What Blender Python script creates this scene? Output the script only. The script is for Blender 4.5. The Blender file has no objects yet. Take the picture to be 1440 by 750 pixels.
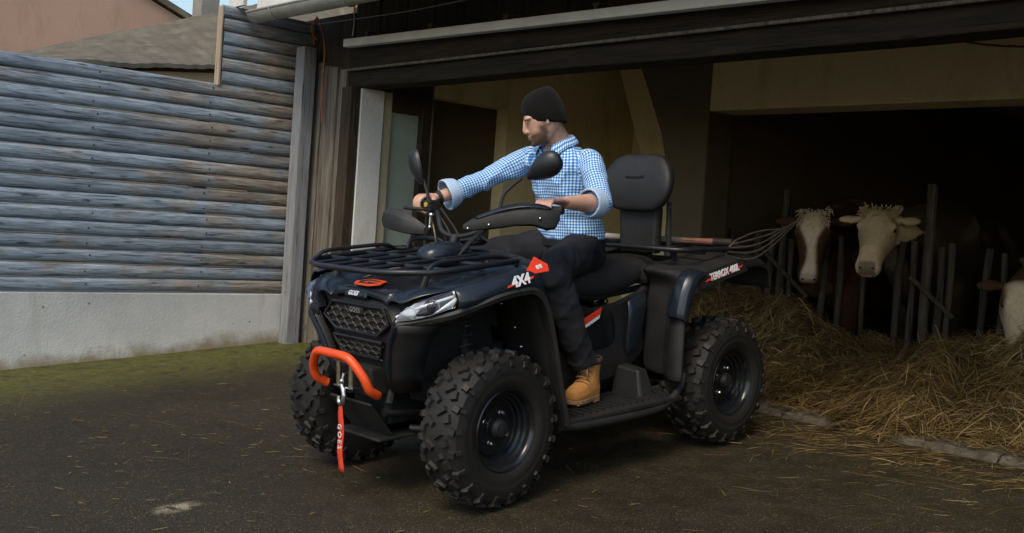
import bpy, bmesh, math, random
import numpy as np
from mathutils import Matrix, Vector, noise
from mathutils.kdtree import KDTree

SC = bpy.context.scene
COL = SC.collection
R = math.radians
rnd = random.Random(7)
nrs = np.random.RandomState(11)

# ------------------------------------------------------------------ camera
cam = bpy.data.cameras.new('camera')
cam_ob = bpy.data.objects.new('camera', cam)
COL.objects.link(cam_ob)
CAM = Vector((0, 0, 1.3436))
cr, cu, cl = Vector((.66523732, .74323979, .07109091)), Vector((-.07811499, -.02540991, .99662048)), Vector((-.74253441, .66854241, -.04115455))
cam_ob.matrix_world = Matrix(((cr.x, cu.x, -cl.x, CAM.x), (cr.y, cu.y, -cl.y, CAM.y), (cr.z, cu.z, -cl.z, CAM.z), (0, 0, 0, 1)))
cam.sensor_width = 36
cam.lens = 36.834
cam.clip_end = 2000
SC.camera = cam_ob

# ------------------------------------------------------------------ sky, sun, exposure
SUN_EL, SUN_AZ = R(50), R(158)          # azimuth clockwise from +Y
world = bpy.data.worlds.new('World')
SC.world = world
world.use_nodes = True
wn = world.node_tree
bg = wn.nodes['Background']
sky = wn.nodes.new('ShaderNodeTexSky')
sky.sky_type = 'NISHITA'
sky.sun_disc = False
sky.sun_elevation = SUN_EL
sky.sun_rotation = SUN_AZ
sky.air_density = 1.3
sky.dust_density = 2.2
sky.ozone_density = 1.5
wn.links.new(sky.outputs[0], bg.inputs[0])
bg.inputs[1].default_value = 0.125
sun = bpy.data.lights.new('sun', 'SUN')
sun.energy = 1.2
sun.angle = R(22)
sun.color = (1, .86, .66)
sun_ob = bpy.data.objects.new('sun', sun)
COL.objects.link(sun_ob)
sd = Vector((math.sin(SUN_AZ) * math.cos(SUN_EL), math.cos(SUN_AZ) * math.cos(SUN_EL), math.sin(SUN_EL)))
sun_ob.rotation_euler = sd.to_track_quat('Z', 'Y').to_euler()
vs = SC.view_settings
vs.view_transform = 'Standard'
vs.look = 'None'
vs.exposure = 0.6
vs.gamma = 1
vs.use_curve_mapping = False

# ------------------------------------------------------------------ frames
SL = 0.07294                              # slope of the yard, rising to the barn
def gz(x, y):
    return SL * max(-25.0, min(y, 5.25))
AF, AL, AN, AO = Vector((.04860516, -.99617159, -.07266156)), Vector((.99881807, .04847638, .00353591)), Vector((0, -.07274754, .99735039)), Vector((-3.62417, 3.56446, .26))
ATV_M = Matrix(((AF.x, AL.x, AN.x, AO.x), (AF.y, AL.y, AN.y, AO.y), (AF.z, AL.z, AN.z, AO.z), (0, 0, 0, 1)))

# ------------------------------------------------------------------ materials
MATS = {}
def nodes_of(name):
    m = bpy.data.materials.new(name)
    m.use_nodes = True
    nt = m.node_tree
    return m, nt, nt.nodes['Principled BSDF']
def N(nt, t, **kw):
    n = nt.nodes.new(t)
    for k, v in kw.items():
        if k.startswith('i_'):
            key = k[2:]
            n.inputs[int(key) if key.isdigit() else key.replace('_', ' ')].default_value = v
        else:
            setattr(n, k, v)
    return n
def c4(c):
    return (c[0], c[1], c[2], 1)
def ramp(nt, fac, stops, interp='LINEAR'):
    r = nt.nodes.new('ShaderNodeValToRGB')
    r.color_ramp.interpolation = interp
    el = r.color_ramp.elements
    while len(el) < len(stops):
        el.new(0.5)
    for e, (p, c) in zip(el, stops):
        e.position = p
        e.color = c4(c) if len(c) == 3 else c
    nt.links.new(fac, r.inputs[0])
    return r.outputs[0]
def mixc(nt, fac, a, b, mode='MIX'):
    m = nt.nodes.new('ShaderNodeMix')
    m.data_type = 'RGBA'
    m.blend_type = mode
    for s, v in ((0, fac), (6, a), (7, b)):
        if hasattr(v, 'is_linked') or hasattr(v, 'links'):
            nt.links.new(v, m.inputs[s])
        else:
            m.inputs[s].default_value = v if s == 0 else c4(v)
    return m.outputs[2]
def coords(nt, space='Object', scale=(1, 1, 1), rot=(0, 0, 0)):
    tc = nt.nodes.new('ShaderNodeTexCoord')
    mp = nt.nodes.new('ShaderNodeMapping')
    mp.inputs['Scale'].default_value = scale
    mp.inputs['Rotation'].default_value = rot
    nt.links.new(tc.outputs[space], mp.inputs[0])
    return mp.outputs[0]
def tex(nt, co, scale, detail=5, rough=.6, dist=0):
    n = N(nt, 'ShaderNodeTexNoise')
    n.inputs['Scale'].default_value = scale
    n.inputs['Detail'].default_value = detail
    n.inputs['Roughness'].default_value = rough
    n.inputs['Distortion'].default_value = dist
    nt.links.new(co, n.inputs['Vector'])
    return n.outputs[0]
def bump(nt, bsdf, h, strength=.3, dist=.01):
    b = nt.nodes.new('ShaderNodeBump')
    b.inputs['Strength'].default_value = strength
    b.inputs['Distance'].default_value = dist
    nt.links.new(h, b.inputs['Height'])
    nt.links.new(b.outputs[0], bsdf.inputs['Normal'])
def plain(name, col, rough=.5, metal=0, var=.25, scale=9, bs=0, bscale=120, spec=.5, coat=0, stretch=(1, 1, 1)):
    m, nt, b = nodes_of(name)
    co = coords(nt, 'Object', stretch)
    n = tex(nt, co, scale)
    nt.links.new(ramp(nt, n, [(.3, [c * (1 - var) for c in col]), (.7, [min(1, c * (1 + var)) for c in col])]), b.inputs['Base Color'])
    b.inputs['Metallic'].default_value = metal
    b.inputs['Specular IOR Level'].default_value = spec
    if coat:
        b.inputs['Coat Weight'].default_value = coat
        b.inputs['Coat Roughness'].default_value = .08
    r = nt.nodes.new('ShaderNodeMapRange')
    r.inputs[3].default_value = max(0, rough - .12)
    r.inputs[4].default_value = min(1, rough + .12)
    nt.links.new(tex(nt, co, scale * 2.7), r.inputs[0])
    nt.links.new(r.outputs[0], b.inputs['Roughness'])
    if bs:
        bump(nt, b, tex(nt, co, bscale, 3), bs, .004)
    MATS[name] = m
    return m

def wood(name, stops, axis='Y', rough=.85, grain=1.0, patch=None, pfac=(.45, .65), shelter=False):
    """weathered timber: streaks along an axis, patches, dark cracks and knots"""
    m, nt, b = nodes_of(name)
    sc = {'X': (1.1, 14, 14), 'Y': (14, 1.1, 14), 'Z': (14, 14, 1.1)}[axis]
    geo = nt.nodes.new('ShaderNodeTexCoord')
    info = nt.nodes.new('ShaderNodeObjectInfo')
    off = nt.nodes.new('ShaderNodeVectorMath'); off.operation = 'ADD'
    mul = nt.nodes.new('ShaderNodeVectorMath'); mul.operation = 'SCALE'
    comb = nt.nodes.new('ShaderNodeCombineXYZ')
    for k in range(3):
        nt.links.new(info.outputs['Random'], comb.inputs[k])
    nt.links.new(comb.outputs[0], mul.inputs[0]); mul.inputs['Scale'].default_value = 37
    nt.links.new(geo.outputs['Object'], off.inputs[0]); nt.links.new(mul.outputs[0], off.inputs[1])
    mp = nt.nodes.new('ShaderNodeMapping'); mp.inputs['Scale'].default_value = sc
    nt.links.new(off.outputs[0], mp.inputs[0])
    streak = tex(nt, mp.outputs[0], 2.2 * grain, 9, .7, .6)
    col = ramp(nt, streak, stops)
    big = tex(nt, off.outputs[0], 1.7, 4, .6)
    if patch:
        if shelter:
            sp = nt.nodes.new('ShaderNodeSeparateXYZ'); nt.links.new(geo.outputs['Object'], sp.inputs[0])
            sr = nt.nodes.new('ShaderNodeMapRange'); sr.inputs[1].default_value = -.6; sr.inputs[2].default_value = 1.2; sr.inputs[3].default_value = 0; sr.inputs[4].default_value = .16
            nt.links.new(sp.outputs[1], sr.inputs[0])
            sa = nt.nodes.new('ShaderNodeMath'); sa.operation = 'ADD'; nt.links.new(big, sa.inputs[0]); nt.links.new(sr.outputs[0], sa.inputs[1]); big = sa.outputs[0]
        pf = ramp(nt, big, [(pfac[0], (0, 0, 0)), (pfac[1], (1, 1, 1))])
        col = mixc(nt, pf, col, ramp(nt, streak, patch))
    crack = N(nt, 'ShaderNodeTexNoise')
    crack.inputs['Scale'].default_value = 5.5 * grain; crack.inputs['Detail'].default_value = 3
    mp2 = nt.nodes.new('ShaderNodeMapping'); mp2.inputs['Scale'].default_value = [s * (.35 if s < 2 else 1.6) for s in sc]
    nt.links.new(off.outputs[0], mp2.inputs[0]); nt.links.new(mp2.outputs[0], crack.inputs['Vector'])
    cf = ramp(nt, crack.outputs[0], [(.60, (1, 1, 1)), (.68, (.28, .25, .23))])
    col = mixc(nt, 1.0, col, cf, 'MULTIPLY')
    vor = nt.nodes.new('ShaderNodeTexVoronoi')
    mp3 = nt.nodes.new('ShaderNodeMapping'); mp3.inputs['Scale'].default_value = [s * 1.6 if s < 2 else s * .55 for s in sc]
    nt.links.new(off.outputs[0], mp3.inputs[0]); nt.links.new(mp3.outputs[0], vor.inputs['Vector'])
    vor.inputs['Scale'].default_value = 1.5
    kf = ramp(nt, vor.outputs['Distance'], [(.07, (.3, .27, .25)), (.13, (1, 1, 1))])
    col = mixc(nt, .85, col, kf, 'MULTIPLY')
    hsv = nt.nodes.new('ShaderNodeHueSaturation')
    nt.links.new(col, hsv.inputs['Color'])
    mr = nt.nodes.new('ShaderNodeMapRange'); mr.inputs[3].default_value = .75; mr.inputs[4].default_value = 1.2
    nt.links.new(info.outputs['Random'], mr.inputs[0]); nt.links.new(mr.outputs[0], hsv.inputs['Value'])
    nt.links.new(hsv.outputs[0], b.inputs['Base Color'])
    b.inputs['Roughness'].default_value = rough
    b.inputs['Specular IOR Level'].default_value = .3
    bump(nt, b, mixc(nt, .5, streak, cf), .55, .008)
    MATS[name] = m
    return m

def plaster(name, col, dark, scale=2.0, stain=None, rough=.9):
    m, nt, b = nodes_of(name)
    co = coords(nt)
    a = tex(nt, co, scale, 8, .65)
    col1 = ramp(nt, a, [(.32, dark), (.62, col)])
    fine = tex(nt, co, 60, 4, .6)
    col1 = mixc(nt, .35, col1, ramp(nt, fine, [(.35, [c * .7 for c in col]), (.65, col)]))
    if stain:
        st = tex(nt, coords(nt, 'Object', (1, 1, .35)), 3.1, 6, .7, .4)
        col1 = mixc(nt, ramp(nt, st, [(.52, (0, 0, 0)), (.72, (.8, .8, .8))]), col1, stain)
    nt.links.new(col1, b.inputs['Base Color'])
    b.inputs['Roughness'].default_value = rough
    b.inputs['Specular IOR Level'].default_value = .25
    bump(nt, b, mixc(nt, .5, a, fine), .4, .012)
    MATS[name] = m
    return m

# ------------------------------------------------------------------ mesh builder
def mark(o, label=None, cat=None, group=None, kind=None):
    for k, v in (('label', label), ('category', cat), ('group', group), ('kind', kind)):
        if v:
            o[k] = v
    return o
def empty(name, label=None, cat=None, group=None, matrix=None):
    o = bpy.data.objects.new(name, None)
    o.empty_display_size = .1
    COL.objects.link(o)
    if matrix is not None:
        o.matrix_world = matrix
    return mark(o, label, cat, group)
def link_mesh(name, me, mat, parent=None):
    o = bpy.data.objects.new(name, me)
    COL.objects.link(o)
    if mat:
        for m_ in (mat if isinstance(mat, (list, tuple)) else [mat]):
            me.materials.append(MATS[m_] if isinstance(m_, str) else m_)
    if parent is not None:
        o.parent = parent
    return o
def frames(path):
    P = [Vector(p) for p in path]
    T = []
    for i in range(len(P)):
        a = P[max(0, i - 1)]; b = P[min(len(P) - 1, i + 1)]
        T.append((b - a).normalized())
    up = Vector((0, 0, 1)) if abs(T[0].z) < .9 else Vector((0, 1, 0))
    n = (up - T[0] * up.dot(T[0])).normalized()
    out = []
    for i, t in enumerate(T):
        n = (n - t * n.dot(t)).normalized()
        out.append((P[i], t, n, t.cross(n)))
    return out
def bez(pts, k=6, closed=False):
    """Catmull-Rom through the points"""
    P = [np.array(p, float) for p in pts]
    n = len(P); out = []
    for i in range(n if closed else n - 1):
        p1, p2 = P[i], P[(i + 1) % n]
        p0 = P[(i - 1) % n] if closed or i > 0 else 2 * p1 - p2
        p3 = P[(i + 2) % n] if closed or i + 2 < n else 2 * p2 - p1
        for j in range(k):
            t = j / k
            out.append(.5 * (2 * p1 + (p2 - p0) * t + (2 * p0 - 5 * p1 + 4 * p2 - p3) * t * t + (3 * p1 - p0 - 3 * p2 + p3) * t ** 3))
    if not closed:
        out.append(P[-1])
    return [tuple(p) for p in out]
class MB:
    def __init__(s):
        s.v = []; s.f = []; s.mi = []; s.cur = 0
    def add(s, vs, fs):
        o = len(s.v)
        s.v += [tuple(v) for v in vs]
        s.f += [tuple(i + o for i in f) for f in fs]
        s.mi += [s.cur] * len(fs)
        return s
    def box(s, c, size, rot=None):
        x, y, z = [k / 2 for k in size]
        vs = [Vector((a * x, b * y, d * z)) for a in (-1, 1) for b in (-1, 1) for d in (-1, 1)]
        if rot is not None:
            vs = [rot @ v for v in vs]
        vs = [v + Vector(c) for v in vs]
        return s.add(vs, [(0, 1, 3, 2), (4, 6, 7, 5), (0, 4, 5, 1), (2, 3, 7, 6), (0, 2, 6, 4), (1, 5, 7, 3)])
    def span(s, a, b):
        return s.box([(p + q) / 2 for p, q in zip(a, b)], [abs(q - p) for p, q in zip(a, b)])
    def tube(s, path, r, n=10, cap=True, flat=1.0, closed=False):
        fr = frames(path); m = len(fr)
        rr = r if isinstance(r, (list, tuple)) else [r] * m
        vs = []
        for (p, t, a, b), q in zip(fr, rr):
            for k in range(n):
                th = 2 * math.pi * k / n
                vs.append(p + a * math.cos(th) * q + b * math.sin(th) * q * flat)
        fs = []
        for i in range(m if closed else m - 1):
            for k in range(n):
                j = (i + 1) % m
                fs.append((i * n + k, i * n + (k + 1) % n, j * n + (k + 1) % n, j * n + k))
        if cap and not closed:
            fs.append(tuple(range(n))[::-1]); fs.append(tuple((m - 1) * n + k for k in range(n)))
        return s.add(vs, fs)
    def loft(s, rings, cap=True, closed=True):
        n = len(rings[0]); vs = [p for r_ in rings for p in r_]; fs = []
        for i in range(len(rings) - 1):
            for k in range(n if closed else n - 1):
                fs.append((i * n + k, i * n + (k + 1) % n, (i + 1) * n + (k + 1) % n, (i + 1) * n + k))
        if cap and closed:
            fs.append(tuple(range(n))[::-1]); fs.append(tuple((len(rings) - 1) * n + k for k in range(n)))
        return s.add(vs, fs)
    def grid(s, rows):
        return s.loft(rows, False, False)
    def lathe(s, prof, n=32, M=None, cap=False):
        """prof: (r, a) along the axis z of M"""
        M = M or Matrix()
        rings = [[M @ Vector((max(r, 1e-4) * math.cos(2 * math.pi * k / n), max(r, 1e-4) * math.sin(2 * math.pi * k / n), a)) for k in range(n)] for r, a in prof]
        return s.loft(rings, cap)
    def prism(s, poly, d, M=None):
        """poly in the xy plane of M, extruded by d along its z"""
        M = M or Matrix(); n = len(poly)
        vs = [M @ Vector((x, y, 0)) for x, y in poly] + [M @ Vector((x, y, d)) for x, y in poly]
        return s.add(vs, [tuple(range(n))[::-1], tuple(range(n, 2 * n))] + [(k, (k + 1) % n, n + (k + 1) % n, n + k) for k in range(n)])
    def ball(s, c, r, nu=14, nv=9, rot=None):
        rx, ry, rz = r if isinstance(r, (tuple, list)) else (r, r, r)
        c = Vector(c); vs = []; fs = []
        for i in range(1, nv):
            a = math.pi * i / nv
            for k in range(nu):
                t = 2 * math.pi * k / nu
                v = Vector((rx * math.sin(a) * math.cos(t), ry * math.sin(a) * math.sin(t), rz * math.cos(a)))
                vs.append(c + (rot @ v if rot is not None else v))
        top, bot = Vector((0, 0, rz)), Vector((0, 0, -rz))
        vs += [c + (rot @ top if rot is not None else top), c + (rot @ bot if rot is not None else bot)]
        for i in range(nv - 2):
            for k in range(nu):
                fs.append((i * nu + k, (i + 1) * nu + k, (i + 1) * nu + (k + 1) % nu, i * nu + (k + 1) % nu))
        T, B = len(vs) - 2, len(vs) - 1
        for k in range(nu):
            fs.append((T, k, (k + 1) % nu)); fs.append((B, (nv - 2) * nu + (k + 1) % nu, (nv - 2) * nu + k))
        return s.add(vs, fs)
    def mesh(s, name='m'):
        me = bpy.data.meshes.new(name)
        me.from_pydata(s.v, [], s.f)
        if s.mi and max(s.mi):
            me.polygons.foreach_set('material_index', s.mi)
        bm = bmesh.new(); bm.from_mesh(me)
        bmesh.ops.recalc_face_normals(bm, faces=bm.faces)
        bm.to_mesh(me); bm.free()
        return me
    def build(s, name, mat, parent=None, smooth=False, bevel=0, solid=0, sub=0, angle=40, seg=2, offset=0):
        me = s.mesh(name)
        if smooth:
            me.shade_smooth()
            me.set_sharp_from_angle(angle=R(angle))
        o = link_mesh(name, me, mat, parent)
        if solid:
            md = o.modifiers.new('solid', 'SOLIDIFY'); md.thickness = solid; md.offset = offset
        if sub:
            md = o.modifiers.new('sub', 'SUBSURF'); md.levels = sub; md.render_levels = sub
        if bevel:
            md = o.modifiers.new('bev', 'BEVEL'); md.width = bevel; md.segments = seg; md.limit_method = 'ANGLE'; md.angle_limit = R(35)
        return o
def fuse(mb, voxel, iters=4, factor=.5):
    me = mb.mesh('tmp')
    o = bpy.data.objects.new('tmp', me); COL.objects.link(o)
    md = o.modifiers.new('r', 'REMESH'); md.mode = 'VOXEL'; md.voxel_size = voxel
    if iters:
        md = o.modifiers.new('s', 'SMOOTH'); md.factor = factor; md.iterations = iters
    dg = bpy.context.evaluated_depsgraph_get(); dg.update()
    out = bpy.data.meshes.new_from_object(o.evaluated_get(dg))
    bpy.data.objects.remove(o); bpy.data.meshes.remove(me)
    out.shade_smooth()
    return out
def co_of(me):
    a = np.empty(len(me.vertices) * 3, np.float32); me.vertices.foreach_get('co', a); return a.reshape(-1, 3)
def set_co(me, a):
    me.vertices.foreach_set('co', np.ascontiguousarray(a, np.float32).ravel()); me.update()
def fattr(me, name, vals):
    at = me.attributes.new(name, 'FLOAT', 'POINT'); at.data.foreach_set('value', np.ascontiguousarray(vals, np.float32))
def vattr(me, name, vals):
    at = me.attributes.new(name, 'FLOAT_VECTOR', 'POINT'); at.data.foreach_set('vector', np.ascontiguousarray(vals, np.float32).ravel())
def text(s, size, M, mat, parent, name='lettering', depth=.0015, shear=0, sx=1, space=1, bold=0):
    cu_ = bpy.data.curves.new('t', 'FONT'); cu_.body = s; cu_.size = size; cu_.extrude = depth; cu_.shear = shear
    cu_.align_x = 'CENTER'; cu_.align_y = 'CENTER'; cu_.space_character = space; cu_.offset = bold; cu_.resolution_u = 3
    o = bpy.data.objects.new('t', cu_); COL.objects.link(o)
    dg = bpy.context.evaluated_depsgraph_get(); dg.update()
    me = bpy.data.meshes.new_from_object(o.evaluated_get(dg))
    bpy.data.objects.remove(o)
    me.transform(M @ Matrix.Diagonal((sx, 1, 1, 1)))
    me.materials.clear()
    return link_mesh(name, me, mat, parent)
def frame(o, x, y, z=None):
    x = Vector(x).normalized(); y = Vector(y); y = (y - x * x.dot(y)).normalized(); z = x.cross(y); o = Vector(o)
    return Matrix(((x.x, y.x, z.x, o.x), (x.y, y.y, z.y, o.y), (x.z, y.z, z.z, o.z), (0, 0, 0, 1)))
# ================================================================== MATERIALS OF THE SETTING
def asphalt():
    m, nt, b = nodes_of('asphalt')
    co = coords(nt)
    big = tex(nt, co, .8, 6, .6)
    mid = tex(nt, co, 7, 6, .65)
    base = ramp(nt, big, [(.3, (.018, .0135, .0058)), (.55, (.028, .022, .0105)), (.75, (.038, .0315, .017))])
    base = mixc(nt, ramp(nt, mid, [(.45, (0, 0, 0)), (.75, (.6, .6, .6))]), base, (.034, .027, .013))
    vor = nt.nodes.new('ShaderNodeTexVoronoi'); vor.inputs['Scale'].default_value = 145
    nt.links.new(co, vor.inputs['Vector'])
    wn1 = nt.nodes.new('ShaderNodeTexWhiteNoise'); nt.links.new(vor.outputs['Position'], wn1.inputs['Vector'])
    stone = ramp(nt, wn1.outputs['Value'], [(.0, (.35, .35, .35)), (.62, (.8, .8, .8)), (.78, (1.6, 1.6, 1.55)), (.9, (3.2, 3.2, 3.1)), (1, (8, 8, 7.8))])
    inside = ramp(nt, vor.outputs['Distance'], [(.25, (1, 1, 1)), (.5, (0, 0, 0))])
    base = mixc(nt, inside, base, mixc(nt, 1.0, base, stone, 'MULTIPLY'))
    # lighter, drier zone towards the camera; moss along the foot of the log wall
    sx = nt.nodes.new('ShaderNodeSeparateXYZ'); nt.links.new(co, sx.inputs[0])
    def mr(v, a, c, lo=0, hi=1):
        r = nt.nodes.new('ShaderNodeMapRange'); r.interpolation_type = 'SMOOTHSTEP'
        r.inputs[1].default_value = a; r.inputs[2].default_value = c; r.inputs[3].default_value = lo; r.inputs[4].default_value = hi
        nt.links.new(v, r.inputs[0]); return r.outputs[0]
    def mth(op, a, c):
        q = nt.nodes.new('ShaderNodeMath'); q.operation = op
        for i, v in enumerate((a, c)):
            if isinstance(v, (int, float)): q.inputs[i].default_value = v
            else: nt.links.new(v, q.inputs[i])
        return q.outputs[0]
    wob = mth('MULTIPLY', tex(nt, co, 2.3, 4), .5)
    xm = mth('ADD', sx.outputs[0], wob)
    moss = mth('MULTIPLY', mr(xm, -5.55, -6.6), mr(tex(nt, co, 9, 7, .7), .28, .52))
    mossc = ramp(nt, tex(nt, co, 26, 6, .7), [(.3, (.05, .052, .010)), (.55, (.095, .098, .016)), (.75, (.15, .15, .035))])
    base = mixc(nt, moss, base, mossc)
    # a pale worn scuff in the tarmac
    d = nt.nodes.new('ShaderNodeVectorMath'); d.operation = 'DISTANCE'
    mp = nt.nodes.new('ShaderNodeMapping'); mp.inputs['Scale'].default_value = (1.7, 1, 1); nt.links.new(co, mp.inputs[0])
    nt.links.new(mp.outputs[0], d.inputs[0]); d.inputs[1].default_value = (-3.875 * 1.7, 1.80, .131)
    sc_ = mth('MULTIPLY', mr(d.outputs['Value'], .13, .03), mr(tex(nt, co, 25, 5), .38, .55))
    base = mixc(nt, sc_, base, (.30, .25, .17))
    nt.links.new(base, b.inputs['Base Color'])
    nt.links.new(mr(mid, .35, .7, .55, .85), b.inputs['Roughness'])
    b.inputs['Specular IOR Level'].default_value = .35
    bump(nt, b, mth('ADD', mth('MULTIPLY', vor.outputs['Distance'], -1), tex(nt, co, 160, 3)), .7, .006)
    MATS['asphalt'] = m
asphalt()
plaster('concrete_base', (.52, .53, .51), (.40, .41, .39), 1.6, (.27, .24, .18))
plaster('white_plaster', (.76, .77, .76), (.66, .67, .66), 2.2, (.5, .44, .3))
plaster('old_plaster', (.46, .42, .30), (.36, .32, .21), 2.0, (.28, .23, .13))
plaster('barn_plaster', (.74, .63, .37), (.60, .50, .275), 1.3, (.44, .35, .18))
plaster('cream_paint', (.56, .45, .26), (.47, .37, .20), 1.5, (.34, .26, .14))
plaster('shade_plaster', (.11, .088, .052), (.07, .055, .032), 1.5)  # plaster with shade in its colour, for the doorway and the pillar front
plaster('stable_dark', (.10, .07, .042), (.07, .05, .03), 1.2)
plaster('green_paint', (.36, .43, .38), (.28, .34, .29), 2.4, (.25, .25, .18))
plaster('pink_render', (.52, .33, .24), (.44, .28, .20), .7, (.36, .24, .17))
plaster('tan_render', (.42, .31, .2), (.33, .25, .16), .9)
plaster('roof_cement', (.15, .13, .095), (.075, .066, .048), 3.5, (.21, .19, .145))
plaster('kerb_concrete', (.15, .13, .10), (.038, .03, .02), 16, (.04, .031, .018))
plaster('grey_concrete', (.3, .28, .25), (.2, .19, .17), 3)
plaster('barn_floor_concrete', (.10, .085, .055), (.06, .05, .03), 2)
def footing():
    m, nt, b = nodes_of('footing')
    co = coords(nt)
    a = tex(nt, co, 1.5, 8, .65)
    c = ramp(nt, a, [(.3, (.42, .43, .415)), (.65, (.58, .59, .57))])
    run = tex(nt, coords(nt, 'Object', (1, 1, .12)), 5, 6, .7, .3)
    c = mixc(nt, ramp(nt, run, [(.55, (0, 0, 0)), (.75, (.55, .55, .55))]), c, (.33, .30, .25))
    sp = nt.nodes.new('ShaderNodeSeparateXYZ'); nt.links.new(co, sp.inputs[0])
    # splashed dirt along the bottom: height over the sloping yard, broken up by noise
    mt = nt.nodes.new('ShaderNodeMath'); mt.operation = 'MULTIPLY_ADD'; mt.inputs[1].default_value = -SL; nt.links.new(sp.outputs[1], mt.inputs[0]); nt.links.new(sp.outputs[2], mt.inputs[2])
    ad = nt.nodes.new('ShaderNodeMath'); ad.operation = 'MULTIPLY_ADD'; ad.inputs[1].default_value = .30; nt.links.new(tex(nt, co, 4, 7, .7), ad.inputs[0]); nt.links.new(mt.outputs[0], ad.inputs[2])
    d = ramp(nt, ad.outputs[0], [(.17, (.9, .9, .9)), (.27, (0, 0, 0))])
    c = mixc(nt, d, c, (.21, .17, .10))
    v = nt.nodes.new('ShaderNodeTexVoronoi'); v.inputs['Scale'].default_value = 9; nt.links.new(co, v.inputs['Vector'])
    w = nt.nodes.new('ShaderNodeTexWhiteNoise'); nt.links.new(v.outputs['Position'], w.inputs['Vector'])
    pit = ramp(nt, v.outputs['Distance'], [(.05, (1, 1, 1)), (.10, (0, 0, 0))])
    sel = ramp(nt, w.outputs['Value'], [(.62, (0, 0, 0)), (.7, (.8, .8, .8))])
    c = mixc(nt, mixc(nt, 1.0, pit, sel, 'MULTIPLY'), c, (.10, .09, .075))
    nt.links.new(c, b.inputs['Base Color'])
    b.inputs['Roughness'].default_value = .92
    bump(nt, b, mixc(nt, .5, a, tex(nt, co, 70, 4)), .5, .012)
    MATS['footing'] = m
footing()
wood('log_wood', [(.33, (.055, .066, .08)), (.43, (.195, .245, .295)), (.55, (.285, .35, .415)), (.72, (.45, .52, .58))], 'Y', .95, 1.7,
     patch=[(.30, (.09, .075, .06)), (.5, (.27, .235, .20)), (.72, (.46, .42, .37))], pfac=(.54, .70), shelter=True)
wood('grey_board', [(.25, (.06, .05, .038)), (.5, (.15, .13, .105)), (.75, (.27, .245, .21))], 'Z', .85)
wood('pale_post', [(.25, (.16, .16, .165)), (.5, (.29, .30, .32)), (.75, (.42, .43, .45))], 'Z', .8)
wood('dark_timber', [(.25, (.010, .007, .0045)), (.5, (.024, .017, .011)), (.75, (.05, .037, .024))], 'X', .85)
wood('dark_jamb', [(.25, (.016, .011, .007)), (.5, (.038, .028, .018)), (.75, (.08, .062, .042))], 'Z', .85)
wood('pale_trim', [(.3, (.36, .28, .2)), (.6, (.5, .4, .3)), (.8, (.6, .5, .4))], 'Z', .85)
wood('fork_handle', [(.3, (.25, .2, .15)), (.5, (.42, .37, .31)), (.75, (.55, .5, .45))], 'Y', .7, patch=[(.3, (.25, .1, .07)), (.7, (.4, .18, .13))], pfac=(.6, .68))
plain('zinc', (.36, .35, .31), .5, .6, .2, 6, .1)
plain('white_track', (.62, .61, .58), .55, 0, .12, 5, .1)
plain('galvanised', (.075, .062, .045), .65, .3, .3, 20, .1)
plain('rust_cable', (.30, .09, .04), .6, 0, .2)
plain('rust_nail', (.05, .03, .02), .7)
plain('thin_wire', (.25, .23, .2), .5, .5)
plain('dark_frame', (.03, .02, .012), .7)

# ================================================================== GROUND
def build_ground():
    xs = sorted(set([-120, -60, -30, -20, -14] + [round(-12 + .25 * i, 3) for i in range(61)] + [6, 12, 30, 60, 120]))
    ys = sorted(set([-120, -60, -30, -25, -15, -8] + [round(-4 + .25 * i, 3) for i in range(53)] + [12, 20, 40, 80, 120]))
    mb = MB()
    rows = []
    for y in ys:
        row = []
        for x in xs:
            z = gz(x, y)
            if -11 < x < 2 and -3 < y < 8:
                z += (noise.noise((x * .7, y * .7, 0)) * .006)
            row.append((x, y, z))
        rows.append(row)
    mb.grid(rows)
    o = mb.build('ground', 'asphalt', None, True)
    mark(o, kind='structure')
    mb = MB()
    mb.span((-9, 5.16, -.2), (4, 12.5, .405))
    o = mb.build('barn_floor', 'barn_floor_concrete')
    mark(o, kind='structure')
    k = empty('kerb'); mark(k, kind='structure')
    x = -6.4
    i = 0
    while x < .6:
        L = .62 + rnd.uniform(-.05, .1)
        mb = MB()
        seg = 24
        rings = []
        for s_ in range(seg + 1):
            xx = x + .006 + (L - .012) * s_ / seg
            h = .412 + noise.noise((xx * 5, 3, 1)) * .022 + noise.noise((xx * 19, 3, 1)) * .010
            f = 5.05 + noise.noise((xx * 4, 9, 1)) * .03 + noise.noise((xx * 17, 9, 1)) * .014
            e = .012 if s_ in (0, seg) else 0
            rings.append([(xx, 5.17, .2), (xx, f, .2), (xx, f + .004, h - .035 - e), (xx, f + .03 + noise.noise((xx * 9, 2, 5)) * .012, h - .006 - e), (xx, 5.17, h - e)])
        mb.loft(rings)
        mb.build('kerb_stone', 'kerb_concrete', k, True, angle=35)
        x += L
        i += 1
build_ground()

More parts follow.
